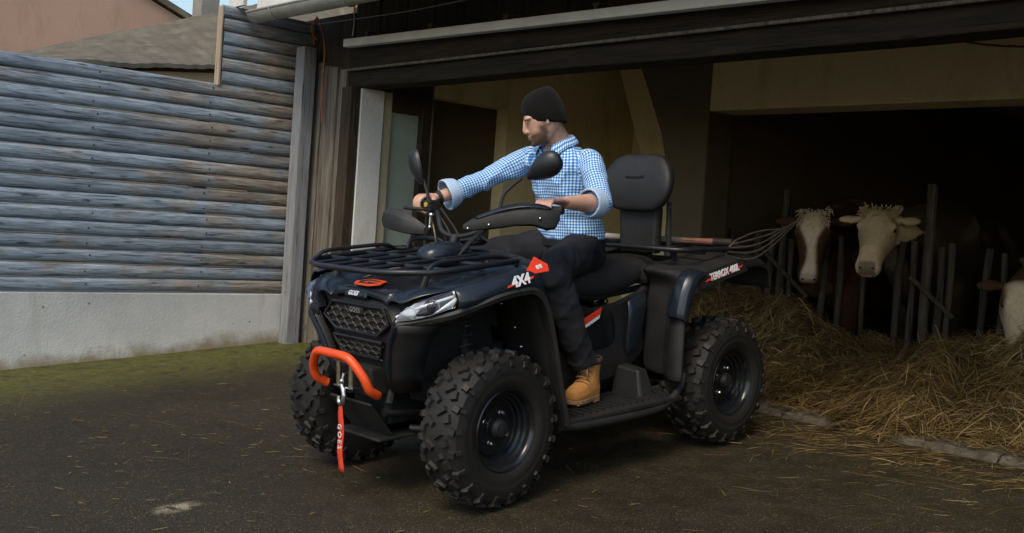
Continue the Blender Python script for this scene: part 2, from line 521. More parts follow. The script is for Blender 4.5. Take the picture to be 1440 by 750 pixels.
# ================================================================== LOG WALL
XW = -7.224
def build_log_wall():
    t = empty('log_wall', 'weathered blue-grey log wall on a pale concrete footing', 'wall', matrix=Matrix.Translation((XW, 3, .2)))
    inv = Vector((-XW, -3, -.2))
    def sh(mb):
        mb.v = [tuple(Vector(v) + inv) for v in mb.v]; return mb
    z0, pitch = .674, .0963
    def log(zc, ya, yb, name='log'):
        r = pitch / 2 * 1.0
        n = int((yb - ya) / .12) + 2
        seed = rnd.random() * 100
        rings = []
        for i in range(n):
            y = ya + (yb - ya) * i / (n - 1)
            w = 1 + noise.noise((y * .9, seed, 0)) * .05
            dz = noise.noise((y * .5, seed, 4)) * .005
            dx = noise.noise((y * .6, seed, 8)) * .008
            ring = []
            for k in range(20):
                a = 2 * math.pi * k / 20
                rr = r * w * (1 + noise.noise((math.cos(a) * 2, y * 2.0, seed + math.sin(a) * 2)) * .04)
                ca, sa = math.cos(a), math.sin(a)
                ring.append((XW - .035 + dx + math.copysign(abs(ca) ** .75, ca) * rr * .72, y, zc + dz + math.copysign(abs(sa) ** .68, sa) * rr * .975))
            rings.append(ring)
        mb = MB().loft(rings)
        return sh(mb).build(name, 'log_wood', t, True, angle=50)
    for i in range(16):
        log(z0 + pitch * (i + .5), -2.2 + rnd.uniform(-.03, .03), 4.16 + rnd.uniform(-.02, .02))
    for i in range(6):
        log(z0 + pitch * (16.5 + i), 3.515 + rnd.uniform(-.008, .008), 4.27)
    mb = MB()
    rows = []
    ys = [-2.2 + .2 * i for i in range(33)]
    rings = []
    for y in ys:
        g = gz(0, y) - .1
        wob = noise.noise((y * 2, 1, 1)) * .01
        rings.append([(XW - .3, y, g), (XW - .3, y, .668), (XW - .03, y, .672), (XW - .008, y, .66), (XW - .006 + wob, y, g + .25), (XW + .012 + wob, y, g + .13), (XW + .03 + wob, y, g)])
    mb.loft(rings)
    sh(mb).build('concrete_footing', 'footing', t, True, angle=50)
    nl = MB()
    for i in range(16):
        for y in (-1.6, 1.0, 2.62, 3.45):
            nl.ball((XW + .0005, y + rnd.uniform(-.02, .02), z0 + pitch * (i + .5) + rnd.uniform(-.012, .012)), (.004, .0065, .0065), 8, 6)
    sh(nl).build('nail_heads', 'rust_nail', t)
    mb = MB().box((XW - .035, 3.499, 2.49), (.07, .016, .58))
    sh(mb).build('trim_board', 'pale_trim', t, bevel=.003)
    # posts the logs are screwed to, at the back
    for y in (-1.6, 1.0, 3.45):
        mb = MB().box((XW - .16, y, 1.4), (.1, .1, 1.6))
        sh(mb).build('back_post', 'grey_board', t)
build_log_wall()

# ================================================================== BARN
def build_barn():
    B = empty('barn', 'open-fronted barn with dark timber beams and olive plaster inside', 'barn', matrix=Matrix.Translation((-4, 6, .4)))
    inv = Vector((4, -6, -.4))
    def P(mb, name, mat, **kw):
        mb.v = [tuple(Vector(v) + inv) for v in mb.v]
        return mb.build(name, mat, B, **kw)
    # vertical boards beside the corner
    x = -7.16
    for w, top, dy in ((.13, 2.47, 0), (.10, 2.44, .012), (.12, 2.42, -.008), (.105, 2.40, .01)):
        mb = MB()
        seg = 8
        rings = []
        for i in range(seg + 1):
            z = .27 + (top - .27) * i / seg
            j = noise.noise((x * 9, z * 1.5, 2)) * .004
            rings.append([(x + .003 + j, 4.245 + dy, z), (x + w - .003 + j, 4.245 + dy, z), (x + w - .003 + j, 4.28, z), (x + .003 + j, 4.28, z)])
        mb.loft(rings)
        P(mb, 'board', 'grey_board', bevel=.004)
        x += w
    P(MB().span((-6.70, 4.215, .28), (-6.57, 4.30, 2.258)), 'jamb_post', 'dark_jamb', bevel=.008)
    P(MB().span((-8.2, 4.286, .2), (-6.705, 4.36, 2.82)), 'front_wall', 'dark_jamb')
    # the white jamb wall and what follows it inside, all facing the opening
    def slab(y0, y1, z0, z1, xf, name, mat, amp=.006):
        rings = []
        n = max(2, int((z1 - z0) / .12))
        for i in range(n + 1):
            z = z0 + (z1 - z0) * i / n
            a, b_ = noise.noise((y0, z * 3, 1)) * amp, noise.noise((y1, z * 3, 1)) * amp
            rings.append([(xf - .18, y0, z), (xf + a * .4, y0 + abs(a) * .5, z), (xf + b_ * .4, y1 - abs(b_), z), (xf - .18, y1, z)])
        P(MB().loft(rings), name, mat, smooth=True, angle=30)
    slab(4.302, 4.50, .3, 2.258, -6.555, 'white_jamb', 'white_plaster')
    slab(4.502, 4.585, .3, 2.258, -6.57, 'plaster_strip', 'old_plaster')
    slab(4.587, 4.86, .3, 2.12, -6.60, 'green_panel', 'green_paint', .003)
    P(MB().span((-6.75, 4.587, 2.122), (-6.56, 4.86, 2.45)), 'wall_plate', 'dark_frame')
    P(MB().span((-6.72, 4.862, .3), (-6.55, 4.95, 2.45)), 'door_frame', 'dark_frame', bevel=.006)
    P(MB().span((-6.6, 4.952, .3), (-6.545, 4.968, 2.25)), 'door_edge', 'grey_board')
    P(MB().span((-6.78, 4.97, .3), (-6.70, 5.78, 2.3)), 'doorway_shade', 'shade_plaster')  # dark sheet painted as the gloom of the open doorway
    P(MB().span((-6.72, 4.97, 2.28), (-6.56, 5.74, 2.9)), 'door_lintel', 'barn_plaster')
    P(MB().span((-6.72, 5.741, .3), (-6.56, 7.3, 2.9)), 'side_wall', 'barn_plaster')
    P(MB().span((-6.9, 7.3, .3), (-4.86, 7.45, 2.9)), 'back_wall', 'barn_plaster')
    # front beams: two heavy timbers, a ledge between them, boarding above
    def beam(x0, x1, y0, y1, z0, z1, name, mat='dark_timber', amp=.008):
        rings = []
        n = int((x1 - x0) / .2)
        for i in range(n + 1):
            xx = x0 + (x1 - x0) * i / n
            q = [noise.noise((xx * 1.3, k * 3.1, z0)) * amp for k in range(4)]
            rings.append([(xx, y0 + q[0], z0 + q[1]), (xx, y1, z0 + q[1]), (xx, y1, z1 + q[2] * .3), (xx, y0 + q[0], z1 + q[2] * .3)])
        P(MB().loft(rings), name, mat, bevel=.008)
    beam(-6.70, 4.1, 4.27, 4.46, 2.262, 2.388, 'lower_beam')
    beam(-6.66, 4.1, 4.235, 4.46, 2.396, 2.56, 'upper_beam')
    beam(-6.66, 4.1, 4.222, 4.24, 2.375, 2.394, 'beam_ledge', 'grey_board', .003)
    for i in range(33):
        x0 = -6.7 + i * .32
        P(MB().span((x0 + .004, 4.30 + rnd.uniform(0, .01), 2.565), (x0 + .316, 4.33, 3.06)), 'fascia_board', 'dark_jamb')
    # white sliding-door track with brackets
    a, b_ = Vector((-6.57, 4.15, 2.557)), Vector((-.6, 4.15, 2.452))
    d = (b_ - a)
    prof = [(-.03, -.028), (.03, -.028), (.03, .028), (-.03, .028)]
    rings = [[(p.x, p.y + u, p.z + w) for u, w in prof] for p in (a + d * (k / 24) for k in range(25))]
    P(MB().loft(rings), 'door_track', 'white_track', bevel=.004)
    for k in range(8):
        p = a + d * ((k + .35) / 8)
        mb = MB().box((p.x, 4.2, p.z + .06), (.05, .12, .014)).box((p.x, 4.255, p.z + .03), (.05, .014, .1)).box((p.x, 4.15, p.z + .043), (.03, .02, .03))
        P(mb, 'track_bracket', 'galvanised', bevel=.002)
    # gutter, roof, rafters
    n = 14
    rings = []
    for i in range(41):
        xx = -6.93 + 8 * i / 40
        outer = [(xx, 3.6 + math.cos(math.pi + math.pi * k / n) * .066, 2.705 + math.sin(math.pi + math.pi * k / n) * .066 - .0013 * (xx + 6.9)) for k in range(n + 1)]
        rings.append(outer)
    mb = MB().grid(rings)
    mb.add([rings[0][k] for k in range(n + 1)], [tuple(range(n + 1))])
    P(mb, 'gutter', 'zinc', smooth=True, solid=.004, angle=60)
    P(MB().tube([(-6.93 + 8 * i / 20, 3.532, 2.708 - .0013 * 8 * i / 20) for i in range(21)], .009, 8), 'gutter_bead', 'zinc', smooth=True)
    for k in range(9):
        xx = -6.6 + k * .9
        P(MB().tube([(xx, 3.6 + math.cos(math.pi + math.pi * j / 10) * .072, 2.705 + math.sin(math.pi + math.pi * j / 10) * .072) for j in range(11)], .008, 6), 'gutter_clip', 'zinc')
    P(MB().add([(-7.0, 3.64, 2.70), (1.3, 3.64, 2.69), (1.3, 3.66, 2.90), (-7.0, 3.66, 2.91), (-7.0, 3.70, 2.70), (1.3, 3.70, 2.69), (1.3, 3.70, 2.9), (-7.0, 3.70, 2.91)],
               [(0, 1, 2, 3), (4, 7, 6, 5), (0, 4, 5, 1), (3, 2, 6, 7), (0, 3, 7, 4), (1, 5, 6, 2)]), 'eaves_board', 'white_track')
    P(MB().add([(-7.3, 3.58, 2.95), (4.5, 3.58, 2.94), (4.5, 12.6, 5.6), (-7.3, 12.6, 5.6), (-7.3, 3.58, 3.02), (4.5, 3.58, 3.02), (4.5, 12.6, 5.7), (-7.3, 12.6, 5.7)],
               [(0, 3, 2, 1), (4, 5, 6, 7), (0, 1, 5, 4), (2, 3, 7, 6), (1, 2, 6, 5), (0, 4, 7, 3)]), 'roof', 'roof_cement')
    for k in range(13):
        xx = -6.95 + k * .66
        P(MB().add([(xx, 3.71, 2.86), (xx + .09, 3.71, 2.86), (xx + .09, 4.29, 3.03), (xx, 4.29, 3.03), (xx, 3.71, 2.975), (xx + .09, 3.71, 2.975), (xx + .09, 4.29, 3.14), (xx, 4.29, 3.14)],
                   [(0, 3, 2, 1), (4, 5, 6, 7), (0, 1, 5, 4), (2, 3, 7, 6), (1, 2, 6, 5), (0, 4, 7, 3)]), 'rafter', 'dark_jamb')
    P(MB().span((-7.35, 3.6, 2.79), (-7.12, 3.63, 3.3)), 'bargeboard', 'white_track')
    # inside: ceiling, concrete lintel on a haunched pillar, dark stable behind
    P(MB().span((-7, 4.47, 2.82), (4.2, 12.4, 2.92)), 'ceiling', 'barn_plaster')
    P(MB().span((-4.69, 6.0, 2.24), (4.0, 6.3, 2.815)), 'lintel', 'cream_paint', bevel=.01)
    hp = [(-4.67, .3), (-4.69, 2.235), (-4.69, 2.815), (-5.50, 2.815), (-5.30, 2.45), (-5.12, 2.08), (-5.02, 1.75), (-5.0, .3)]
    P(MB().prism(hp, .3, frame((0, 6.3, 0), (1, 0, 0), (0, 0, 1))), 'pillar', 'shade_plaster', bevel=.015)  # unlit front face: its shade is put into the plaster colour
    hp2 = [(-5.5, .3), (-5.5, 1.7), (-6.0, 2.81), (-6.45, 2.81), (-6.1, 2.0), (-6.0, .3)]
    P(MB().prism(hp2, .35, frame((0, 7.25, 0), (1, 0, 0), (0, 0, 1))), 'rear_pillar', 'barn_plaster', bevel=.02)
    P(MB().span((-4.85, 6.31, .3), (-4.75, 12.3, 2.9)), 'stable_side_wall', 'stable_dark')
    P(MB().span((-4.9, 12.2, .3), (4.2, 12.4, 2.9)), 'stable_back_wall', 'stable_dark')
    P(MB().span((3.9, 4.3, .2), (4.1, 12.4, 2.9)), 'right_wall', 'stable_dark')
    P(MB().span((3.7, 4.25, .2), (4.1, 4.45, 2.26)), 'end_post', 'dark_jamb')
    P(MB().tube(bez([(-3.2, 5.9, 2.66), (-2.6, 5.9, 2.52), (-1.9, 5.9, 2.5), (-1.0, 5.9, 2.55)]), .006, 6), 'ceiling_cable', 'dark_frame')
    # cables by the corner post
    P(MB().tube(bez([(-7.02, 4.17, 2.62), (-7.04, 4.13, 2.70), (-6.99, 4.14, 2.78), (-6.93, 4.15, 2.70), (-6.90, 4.17, 2.55), (-6.93, 4.19, 2.3), (-6.92, 4.2, 2.0)], 8), .007, 6), 'red_cable', 'rust_cable', smooth=True)
    P(MB().tube(bez([(-7.0, 4.14, 2.58), (-7.01, 4.12, 2.7), (-6.97, 4.13, 2.79)], 8), .005, 6), 'red_cable', 'rust_cable', smooth=True)
    P(MB().tube(bez([(-6.45, 4.12, 2.60), (-6.44, 4.12, 2.70), (-6.46, 4.12, 2.86)], 6), .006, 6), 'hanging_wire', 'white_track', smooth=True)
    P(MB().tube(bez([(-6.9, 4.1, 2.72), (-5.6, 4.1, 2.70), (-4.3, 4.1, 2.74), (-2.5, 4.1, 2.80)], 8), .004, 5), 'overhead_wire', 'thin_wire')
build_barn()

def build_post():
    x0, x1, y0, y1 = -7.175, -7.055, 4.085, 4.20
    rings = []
    for i in range(13):
        z = .25 + 2.32 * i / 12
        j = noise.noise((z * 1.1, 5, 5)) * .008
        rings.append([(x0 + j, y0, z), (x1 + j, y0 + j * .4, z), (x1 + j, y1, z), (x0 + j, y1, z)])
    mb = MB().loft(rings)
    mb.v = [(a + 7.115, b - 4.14, c - .3) for a, b, c in mb.v]
    o = mb.build('timber_post', 'pale_post', None, bevel=.01)
    o.location = (-7.115, 4.14, .3)
    mark(o, 'pale weathered square timber post at the corner of the log wall', 'post')
build_post()

# ================================================================== NEIGHBOUR HOUSES BEHIND THE LOG WALL
def build_neighbours():
    h = empty('house', 'pinkish rendered house gable rising behind the log wall', 'house', matrix=Matrix.Translation((-23, 3, .2)))
    inv = Vector((23, -3, -.2))
    def P(t, iv, mb, name, mat, **kw):
        mb.v = [tuple(Vector(v) + iv) for v in mb.v]
        return mb.build(name, mat, t, **kw)
    poly = [(-3.4, 0), (9.25, 0), (9.25, 4.72), (3.0, 7.15), (-3.4, 4.7)]
    P(h, inv, MB().prism(poly, 6, frame((-26, 0, 0), (0, 1, 0), (0, 0, 1))), 'wall', 'pink_render')
    for s_ in (1, -1):
        ye, yr = (9.5, 3.0) if s_ > 0 else (-3.7, 3.0)
        P(h, inv, MB().add([(-26.2, ye, 4.66), (-19.9, ye, 4.66), (-19.9, yr, 7.19), (-26.2, yr, 7.19), (-26.2, ye, 4.78), (-19.9, ye, 4.78), (-19.9, yr, 7.33), (-26.2, yr, 7.33)],
                         [(0, 3, 2, 1), (4, 5, 6, 7), (0, 1, 5, 4), (2, 3, 7, 6), (1, 2, 6, 5), (0, 4, 7, 3)]), 'roof', 'roof_cement')
    s = empty('shed', 'low shed with a grey mossy cement roof just over the log wall', 'shed', matrix=Matrix.Translation((-13, 5, .2)))
    inv = Vector((13, -5, -.2))
    P(s, inv, MB().add([(-12.1, 1.0, .2), (-12.1, 9, .2), (-12.1, 9, 3.27), (-12.1, 5.7, 2.90), (-12.1, 1, 2.36), (-14, 1.0, .2), (-14, 9, .2), (-14, 9, 4.75), (-14, 6.74, 3.93), (-14, 1, 1.85)],
                     [(0, 1, 2, 3, 4), (5, 9, 8, 7, 6), (0, 4, 9, 5), (1, 6, 7, 2)]), 'wall', 'tan_render')
    # roof of corrugated cement sheets
    A, Bq, Cq, D = Vector((-14.05, 2.0, 2.22)), Vector((-14.05, 8.6, 4.70)), Vector((-11.95, 1.8, 2.50)), Vector((-11.95, 8.4, 3.26))
    rows = []
    nu, nv = 240, 14
    for j in range(nv + 1):
        v = j / nv
        row = []
        for i in range(nu + 1):
            u = i / nu
            p = (A.lerp(Bq, u)).lerp(Cq.lerp(D, u), v)
            # roof bows up in the middle of its slope a little
            z = math.sin(u * 2 * math.pi * 40) * .004 + (.012 if (v * 4.2) % 1 < .5 else 0) + noise.noise((p.x * 2, p.y * 2, 0)) * .03
            row.append((p.x, p.y, p.z + .02 + z))
        rows.append(row)
    P(s, inv, MB().grid(rows), 'roof', 'roof_cement', solid=.05, offset=-1)
    mb = MB().loft([[(-14.8, 6.68, z), (-14.5, 6.68, z), (-14.5, 6.96, z), (-14.8, 6.96, z)] for z in (.2, 1.5, 3, 5.4)])
    mb.v = [(a + 14.65, b - 6.8, c - .2) for a, b, c in mb.v]
    o = mb.build('concrete_pillar', 'grey_concrete', None, bevel=.01)
    o.location = (-14.65, 6.8, .2)
    mark(o, 'grey concrete pillar rising behind the mossy shed roof', 'pillar')
build_neighbours()
# ================================================================== QUAD BIKE  (local frame: x forward, y to its left, z up)
def body_paint():
    m, nt, b = nodes_of('body_blue')
    co = coords(nt)
    n = tex(nt, co, 6, 6)
    nt.links.new(ramp(nt, n, [(.3, (.008, .0125, .018)), (.7, (.013, .019, .027))]), b.inputs['Base Color'])
    r = nt.nodes.new('ShaderNodeMapRange'); r.inputs[3].default_value = .16; r.inputs[4].default_value = .36
    nt.links.new(tex(nt, co, 14, 6, .7), r.inputs[0]); nt.links.new(r.outputs[0], b.inputs['Roughness'])
    bump(nt, b, tex(nt, co, 700, 2), .05, .001)
    MATS['body_blue'] = m
body_paint()
plain('gloss_black', (.010, .011, .013), .22, 0, .3, 8)
plain('matte_black', (.016, .016, .016), .58, 0, .35, 9, .15, 400)
plain('rack_black', (.012, .013, .016), .38, 0, .3, 20, .1, 300)
plain('deep_black', (.008, .0075, .007), .75, 0, .3, 9)
plain('seat_vinyl', (.018, .018, .019), .55, 0, .25, 12, .25, 500)
plain('orange_paint', (.80, .085, .014), .36, 0, .1, 6, .05, 200)
plain('red_strap', (.78, .06, .018), .75, 0, .15, 40, .5, 700)
plain('decal_red', (.75, .05, .02), .4, 0, .05)
plain('decal_white', (.75, .76, .78), .4, 0, .05)
plain('chrome', (.62, .62, .62), .22, 1, .15, 30)
plain('brass_zinc', (.42, .36, .25), .4, 1, .25, 40)
plain('headlamp_silver', (.72, .76, .80), .35, .25, .12, 30)
plain('mirror_glass', (.6, .62, .65), .05, 1, .05)
def rubber():
    m, nt, b = nodes_of('rubber')
    co = coords(nt)
    n = tex(nt, co, 5, 7, .7)
    f = tex(nt, co, 60, 5, .7)
    c = ramp(nt, n, [(.3, (.007, .0065, .006)), (.6, (.013, .0118, .0105)), (.8, (.028, .0235, .018))])
    c = mixc(nt, ramp(nt, f, [(.55, (0, 0, 0)), (.8, (.6, .6, .6))]), c, (.03, .025, .018))
    nt.links.new(c, b.inputs['Base Color'])
    b.inputs['Roughness'].default_value = .62
    bump(nt, b, f, .25, .003)
    MATS['rubber'] = m
rubber()
def lens():
    m, nt, b = nodes_of('clear_lens')
    out = nt.nodes['Material Output']
    g = nt.nodes.new('ShaderNodeBsdfGlossy'); g.inputs['Roughness'].default_value = .05
    t = nt.nodes.new('ShaderNodeBsdfTransparent'); t.inputs[0].default_value = (.93, .96, 1, 1)
    fr = nt.nodes.new('ShaderNodeFresnel'); fr.inputs[0].default_value = 1.6
    mx = nt.nodes.new('ShaderNodeMixShader')
    nt.links.new(fr.outputs[0], mx.inputs[0]); nt.links.new(t.outputs[0], mx.inputs[1]); nt.links.new(g.outputs[0], mx.inputs[2])
    nt.links.new(mx.outputs[0], out.inputs[0])
    MATS['clear_lens'] = m
lens()

Q = empty('quad_bike', 'dark blue and black four-wheeled quad bike with an orange front bar', 'quad bike', matrix=ATV_M)
def flip(mb, s_):
    if s_ < 0:
        mb.v = [(x, -y, z) for x, y, z in mb.v]
    return mb

# ---- wheels
def wheel(px, py, side, rad, wid, steer=0):
    """a wheel about the axis y; side +1 looks to the bike's left"""
    M = Matrix.Translation((px, py, rad)) @ Matrix.Rotation(steer, 4, 'Z') @ (Matrix() if side > 0 else Matrix.Rotation(math.pi, 4, 'Z'))
    W = bpy.data.objects.new('wheel', None); COL.objects.link(W); W.parent = Q; W.matrix_local = M
    ax = frame((0, 0, 0), (1, 0, 0), (0, 0, -1))      # lathe axis z -> +y
    h = wid / 2
    rc = rad - .019
    prof = [(.158, -h * .80), (.18, -h * .93), (.215, -h * 1.0), (.25, -h * .99), (rc - .022, -h * .92), (rc - .006, -h * .78), (rc, -h * .5), (rc + .002, 0), (rc, h * .5), (rc - .006, h * .78), (rc - .022, h * .92), (.25, h * .99), (.235, h * 1.015), (.228, h * 1.0), (.215, h * 1.0), (.205, h * 1.012), (.195, h * .985), (.18, h * .95), (.158, h * .80)]
    mb = MB().lathe(prof, 56, ax)
    # moulded tread blocks
    n = 21
    def blk(th, a, l, w, hgt, twist, drop=0, lean=0):
        base = Matrix.Rotation(th, 4, 'Y') @ Matrix.Translation((0, a, rc - .004 - drop)) @ Matrix.Rotation(lean, 4, 'X') @ Matrix.Rotation(twist, 4, 'Z')
        x, y = l / 2, w / 2
        vs = [base @ Vector(p) for p in ((-x, -y, -.006), (x, -y, -.006), (x, y, -.006), (-x, y, -.006), (-x * .72, -y * .78, hgt), (x * .72, -y * .78, hgt), (x * .72, y * .78, hgt), (-x * .72, y * .78, hgt))]
        mb.add(vs, [(0, 3, 2, 1), (4, 5, 6, 7), (0, 1, 5, 4), (1, 2, 6, 5), (2, 3, 7, 6), (3, 0, 4, 7)])
    for i in range(n):
        t0 = 2 * math.pi * i / n
        dt = 2 * math.pi / n
        blk(t0, h * .22, .026, h * .52, .0195, R(34))
        blk(t0 + dt * .5, -h * .22, .026, h * .52, .0195, R(-34))
        for s_, o_ in ((1, .28), (-1, .78)):
            blk(t0 + dt * o_, s_ * h * .56, .040, h * .32, .0180, R(18) * s_, .001, -s_ * R(8))
            blk(t0 + dt * (o_ + .5), s_ * h * .80, .032, h * .32, .015, R(-12) * s_, .007, -s_ * R(26))
            blk(t0 + dt * (o_ + .5), s_ * h * .945, .022, .030, .006, 0, .026, -s_ * R(66))
    mb.build('tyre', 'rubber', W, True, angle=25)
    # steel rim, stepped dish
    hh = h * .8
    prof = [(.160, -hh), (.166, -hh - .004), (.160, hh * .6), (.163, hh), (.168, hh + .008), (.164, hh + .012), (.157, hh + .006), (.152, hh - .004), (.149, hh - .02), (.140, hh - .026), (.137, hh - .04), (.128, hh - .046), (.125, hh - .06), (.116, hh - .064), (.112, hh - .058), (.095, hh - .056), (.075, hh - .05), (.05, hh - .052), (.047, hh - .05), (.0, hh - .05)]
    MB().lathe(prof, 48, ax).build('rim', 'gloss_black', W, True, angle=30)
    MB().lathe([(.040, hh - .055), (.040, hh - .03), (.034, hh - .022), (.031, hh - .012), (.0, hh - .008)], 20, ax).build('hub_cap', 'matte_black', W, True, angle=30)
    for k in range(4):
        a = math.pi / 2 * k + .5
        Mx = Matrix.Translation((math.cos(a) * .066, hh - .058, math.sin(a) * .066)) @ ax
        mb = MB().lathe([(.017, 0), (.017, .004), (.012, .008)], 12, Mx).lathe([(.0095, .004), (.0095, .018), (.007, .022), (.0, .022)], 6, Mx)
        mb.build('lug_nut', 'chrome', W)
    MB().lathe([(.145, -hh * .4), (.145, -hh * .1), (.0, -hh * .1)], 24, ax).build('brake_drum', 'deep_black', W)
    return W
FX, RX = .80, -.755
wheel(FX, .45, 1, .32, .205, R(2))
wheel(FX, -.45, -1, .32, .205, R(2))
wheel(RX, .45, 1, .318, .25)
wheel(RX, -.45, -1, .318, .25)

plain('spring_grey', (.10, .10, .105), .35, .6, .2, 20)
# ---- chassis, engine mass, suspension
mb = MB()
mb.box((.28, 0, .44), (1.15, .30, .30)).box((-.45, 0, .46), (.55, .34, .34)).box((.85, 0, .42), (.42, .24, .24)).box((-.78, 0, .40), (.30, .22, .22))
mb.build('engine_block', 'deep_black', Q, bevel=.02)
mb = MB()
for s_ in (1, -1):
    mb.tube([(1.08, s_ * .12, .36), (.5, s_ * .14, .30), (-.5, s_ * .14, .30), (-.95, s_ * .12, .42)], .018, 8)
    mb.tube([(1.06, s_ * .13, .40), (1.0, s_ * .15, .68), (.6, s_ * .15, .84), (-.2, s_ * .13, .74), (-.98, s_ * .13, .80)], .017, 8)
    mb.tube([(.62, s_ * .15, .32), (.66, s_ * .15, .82)], .016, 8)
mb.build('frame_tubes', 'matte_black', Q, True)
mb = MB().box((.75, 0, .255), (.75, .30, .012)).box((1.10, 0, .33), (.20, .28, .012), Matrix.Rotation(R(-52), 3, 'Y')).box((-.3, 0, .255), (1.2, .32, .012))
mb.build('skid_plate', 'matte_black', Q, bevel=.004)
for s_ in (1, -1):
    mb = MB()
    for z, y1 in ((.28, .36), (.42, .35)):
        mb.tube([(.95, s_ * .13, z), (.82, s_ * y1, z + .0)], .014, 8).tube([(.66, s_ * .13, z), (.80, s_ * y1, z)], .014, 8)
    mb.build('front_wishbones', 'matte_black', Q, True)
    mb = MB()
    for z in (.28, .43):
        mb.tube([(-.92, s_ * .13, z), (-.78, s_ * .36, z)], .015, 8).tube([(-.60, s_ * .13, z), (-.74, s_ * .36, z)], .015, 8)
    mb.build('rear_wishbones', 'matte_black', Q, True)
    # knuckle, axle boot, tie rod
    mb = MB().lathe([(.02, -.10), (.05, -.09), (.042, -.075), (.055, -.065), (.046, -.05), (.060, -.04), (.05, -.025), (.064, -.01), (.03, 0)], 16, frame((.80, s_ * .22, .33), (1, 0, 0), (0, 0, -s_)))
    mb.tube([(.80, s_ * .13, .33), (.80, s_ * .40, .33)], .016, 10)
    mb.build('drive_shaft', 'deep_black', Q, True)
    mb = MB().tube([(.93, s_ * .10, .47), (.90, s_ * .34, .46)], .008, 8)
    mb.build('tie_rod', 'chrome', Q, True)
    mb = MB().box((.80, s_ * .355, .37), (.06, .03, .20)).box((.80, s_ * .34, .43), (.10, .05, .05))
    mb.build('steering_knuckle', 'brass_zinc' if s_ > 0 else 'deep_black', Q, bevel=.008)
    # shock absorber with coil spring
    for (a, b_, nm) in (((.74, s_ * .20, .84), (.80, s_ * .315, .36), 'front_shock'), ((-.66, s_ * .20, .82), (-.72, s_ * .32, .36), 'rear_shock')):
        a, b_ = Vector(a), Vector(b_)
        d = b_ - a
        sh = MB().tube([a, a + d * .45], .017, 10).tube([a + d * .4, b_], .024, 10).tube([a + d * .12, a + d * .15], .036, 12).tube([a + d * .80, a + d * .83], .036, 12)
        so = sh.build(nm, 'deep_black', Q, True)
        fr = frames([a, b_])[0]
        co_ = []
        turns = 8.5
        for k in range(int(turns * 12)):
            t = .14 + .67 * k / (turns * 12)
            th = k / 12 * 2 * math.pi
            co_.append(a + d * t + fr[2] * math.cos(th) * .034 + fr[3] * math.sin(th) * .034)
        MB().tube(co_, .0052, 6).build('coil_spring', 'spring_grey', so, True)
# little fixings seen in the front arch
mb = MB()
for p in ((.62, .40, .70), (.60, .42, .62), (.57, .42, .50), (.66, .36, .80)):
    mb.ball(p, .006, 8, 6)
mb.build('fixing_clips', 'chrome', Q)

# ---- nose
def nose_ring(z):
    t = [(.44, 1.045, .135), (.50, 1.075, .165), (.57, 1.095, .19), (.64, 1.112, .215), (.70, 1.12, .25), (.735, 1.12, .27), (.78, 1.115, .235), (.815, 1.10, .22), (.842, 1.065, .20)]
    for (a, b_) in zip(t, t[1:]):
        if a[0] <= z <= b_[0]:
            q = (z - a[0]) / (b_[0] - a[0])
            xf, w = a[1] + (b_[1] - a[1]) * q, a[2] + (b_[2] - a[2]) * q
            break
    return [(xf - .30, -w - .06, z), (xf - .12, -w - .035, z), (xf - .045, -w - .01, z), (xf - .008, -w * .80, z), (xf, -w * .4, z), (xf + .004, 0, z), (xf, w * .4, z), (xf - .008, w * .80, z), (xf - .045, w + .01, z), (xf - .12, w + .035, z), (xf - .30, w + .06, z)]
zs = [.44, .47, .50, .535, .57, .605, .64, .67, .70, .72, .735, .757, .78, .80, .815, .83, .842]
MB().loft([nose_ring(z) for z in zs]).build('nose_cone', 'matte_black', Q, True, angle=28)
# side cheeks in body colour that frame the nose
for s_ in (1, -1):
    rows = []
    for z, x0, x1, y0, y1 in ((.455, 1.08, 1.02, .175, .20), (.53, 1.11, 1.035, .200, .235), (.60, 1.13, 1.045, .222, .265), (.66, 1.143, 1.05, .245, .295), (.71, 1.152, 1.05, .275, .33), (.745, 1.155, 1.045, .295, .365)):
        rows.append([(x0 - .03, y0 - .03, z), (x0, y0, z), (x0 - .015, y0 + .022, z), ((x0 + x1) / 2, (y0 + y1) / 2 + .025, z), (x1, y1 + .01, z), (x1 - .05, y1 + .015, z)])
    flip(MB().grid(rows), s_).build('cheek_panel', 'matte_black', Q, True, solid=.012, angle=35)
    edge = [(1.082, .172, .47), (1.112, .196, .53), (1.134, .219, .60), (1.147, .242, .66), (1.156, .272, .71), (1.16, .288, .74)]
    flip(MB().tube(bez(edge, 3), .012, 8), s_).build('cheek_trim', 'body_blue', Q, True)
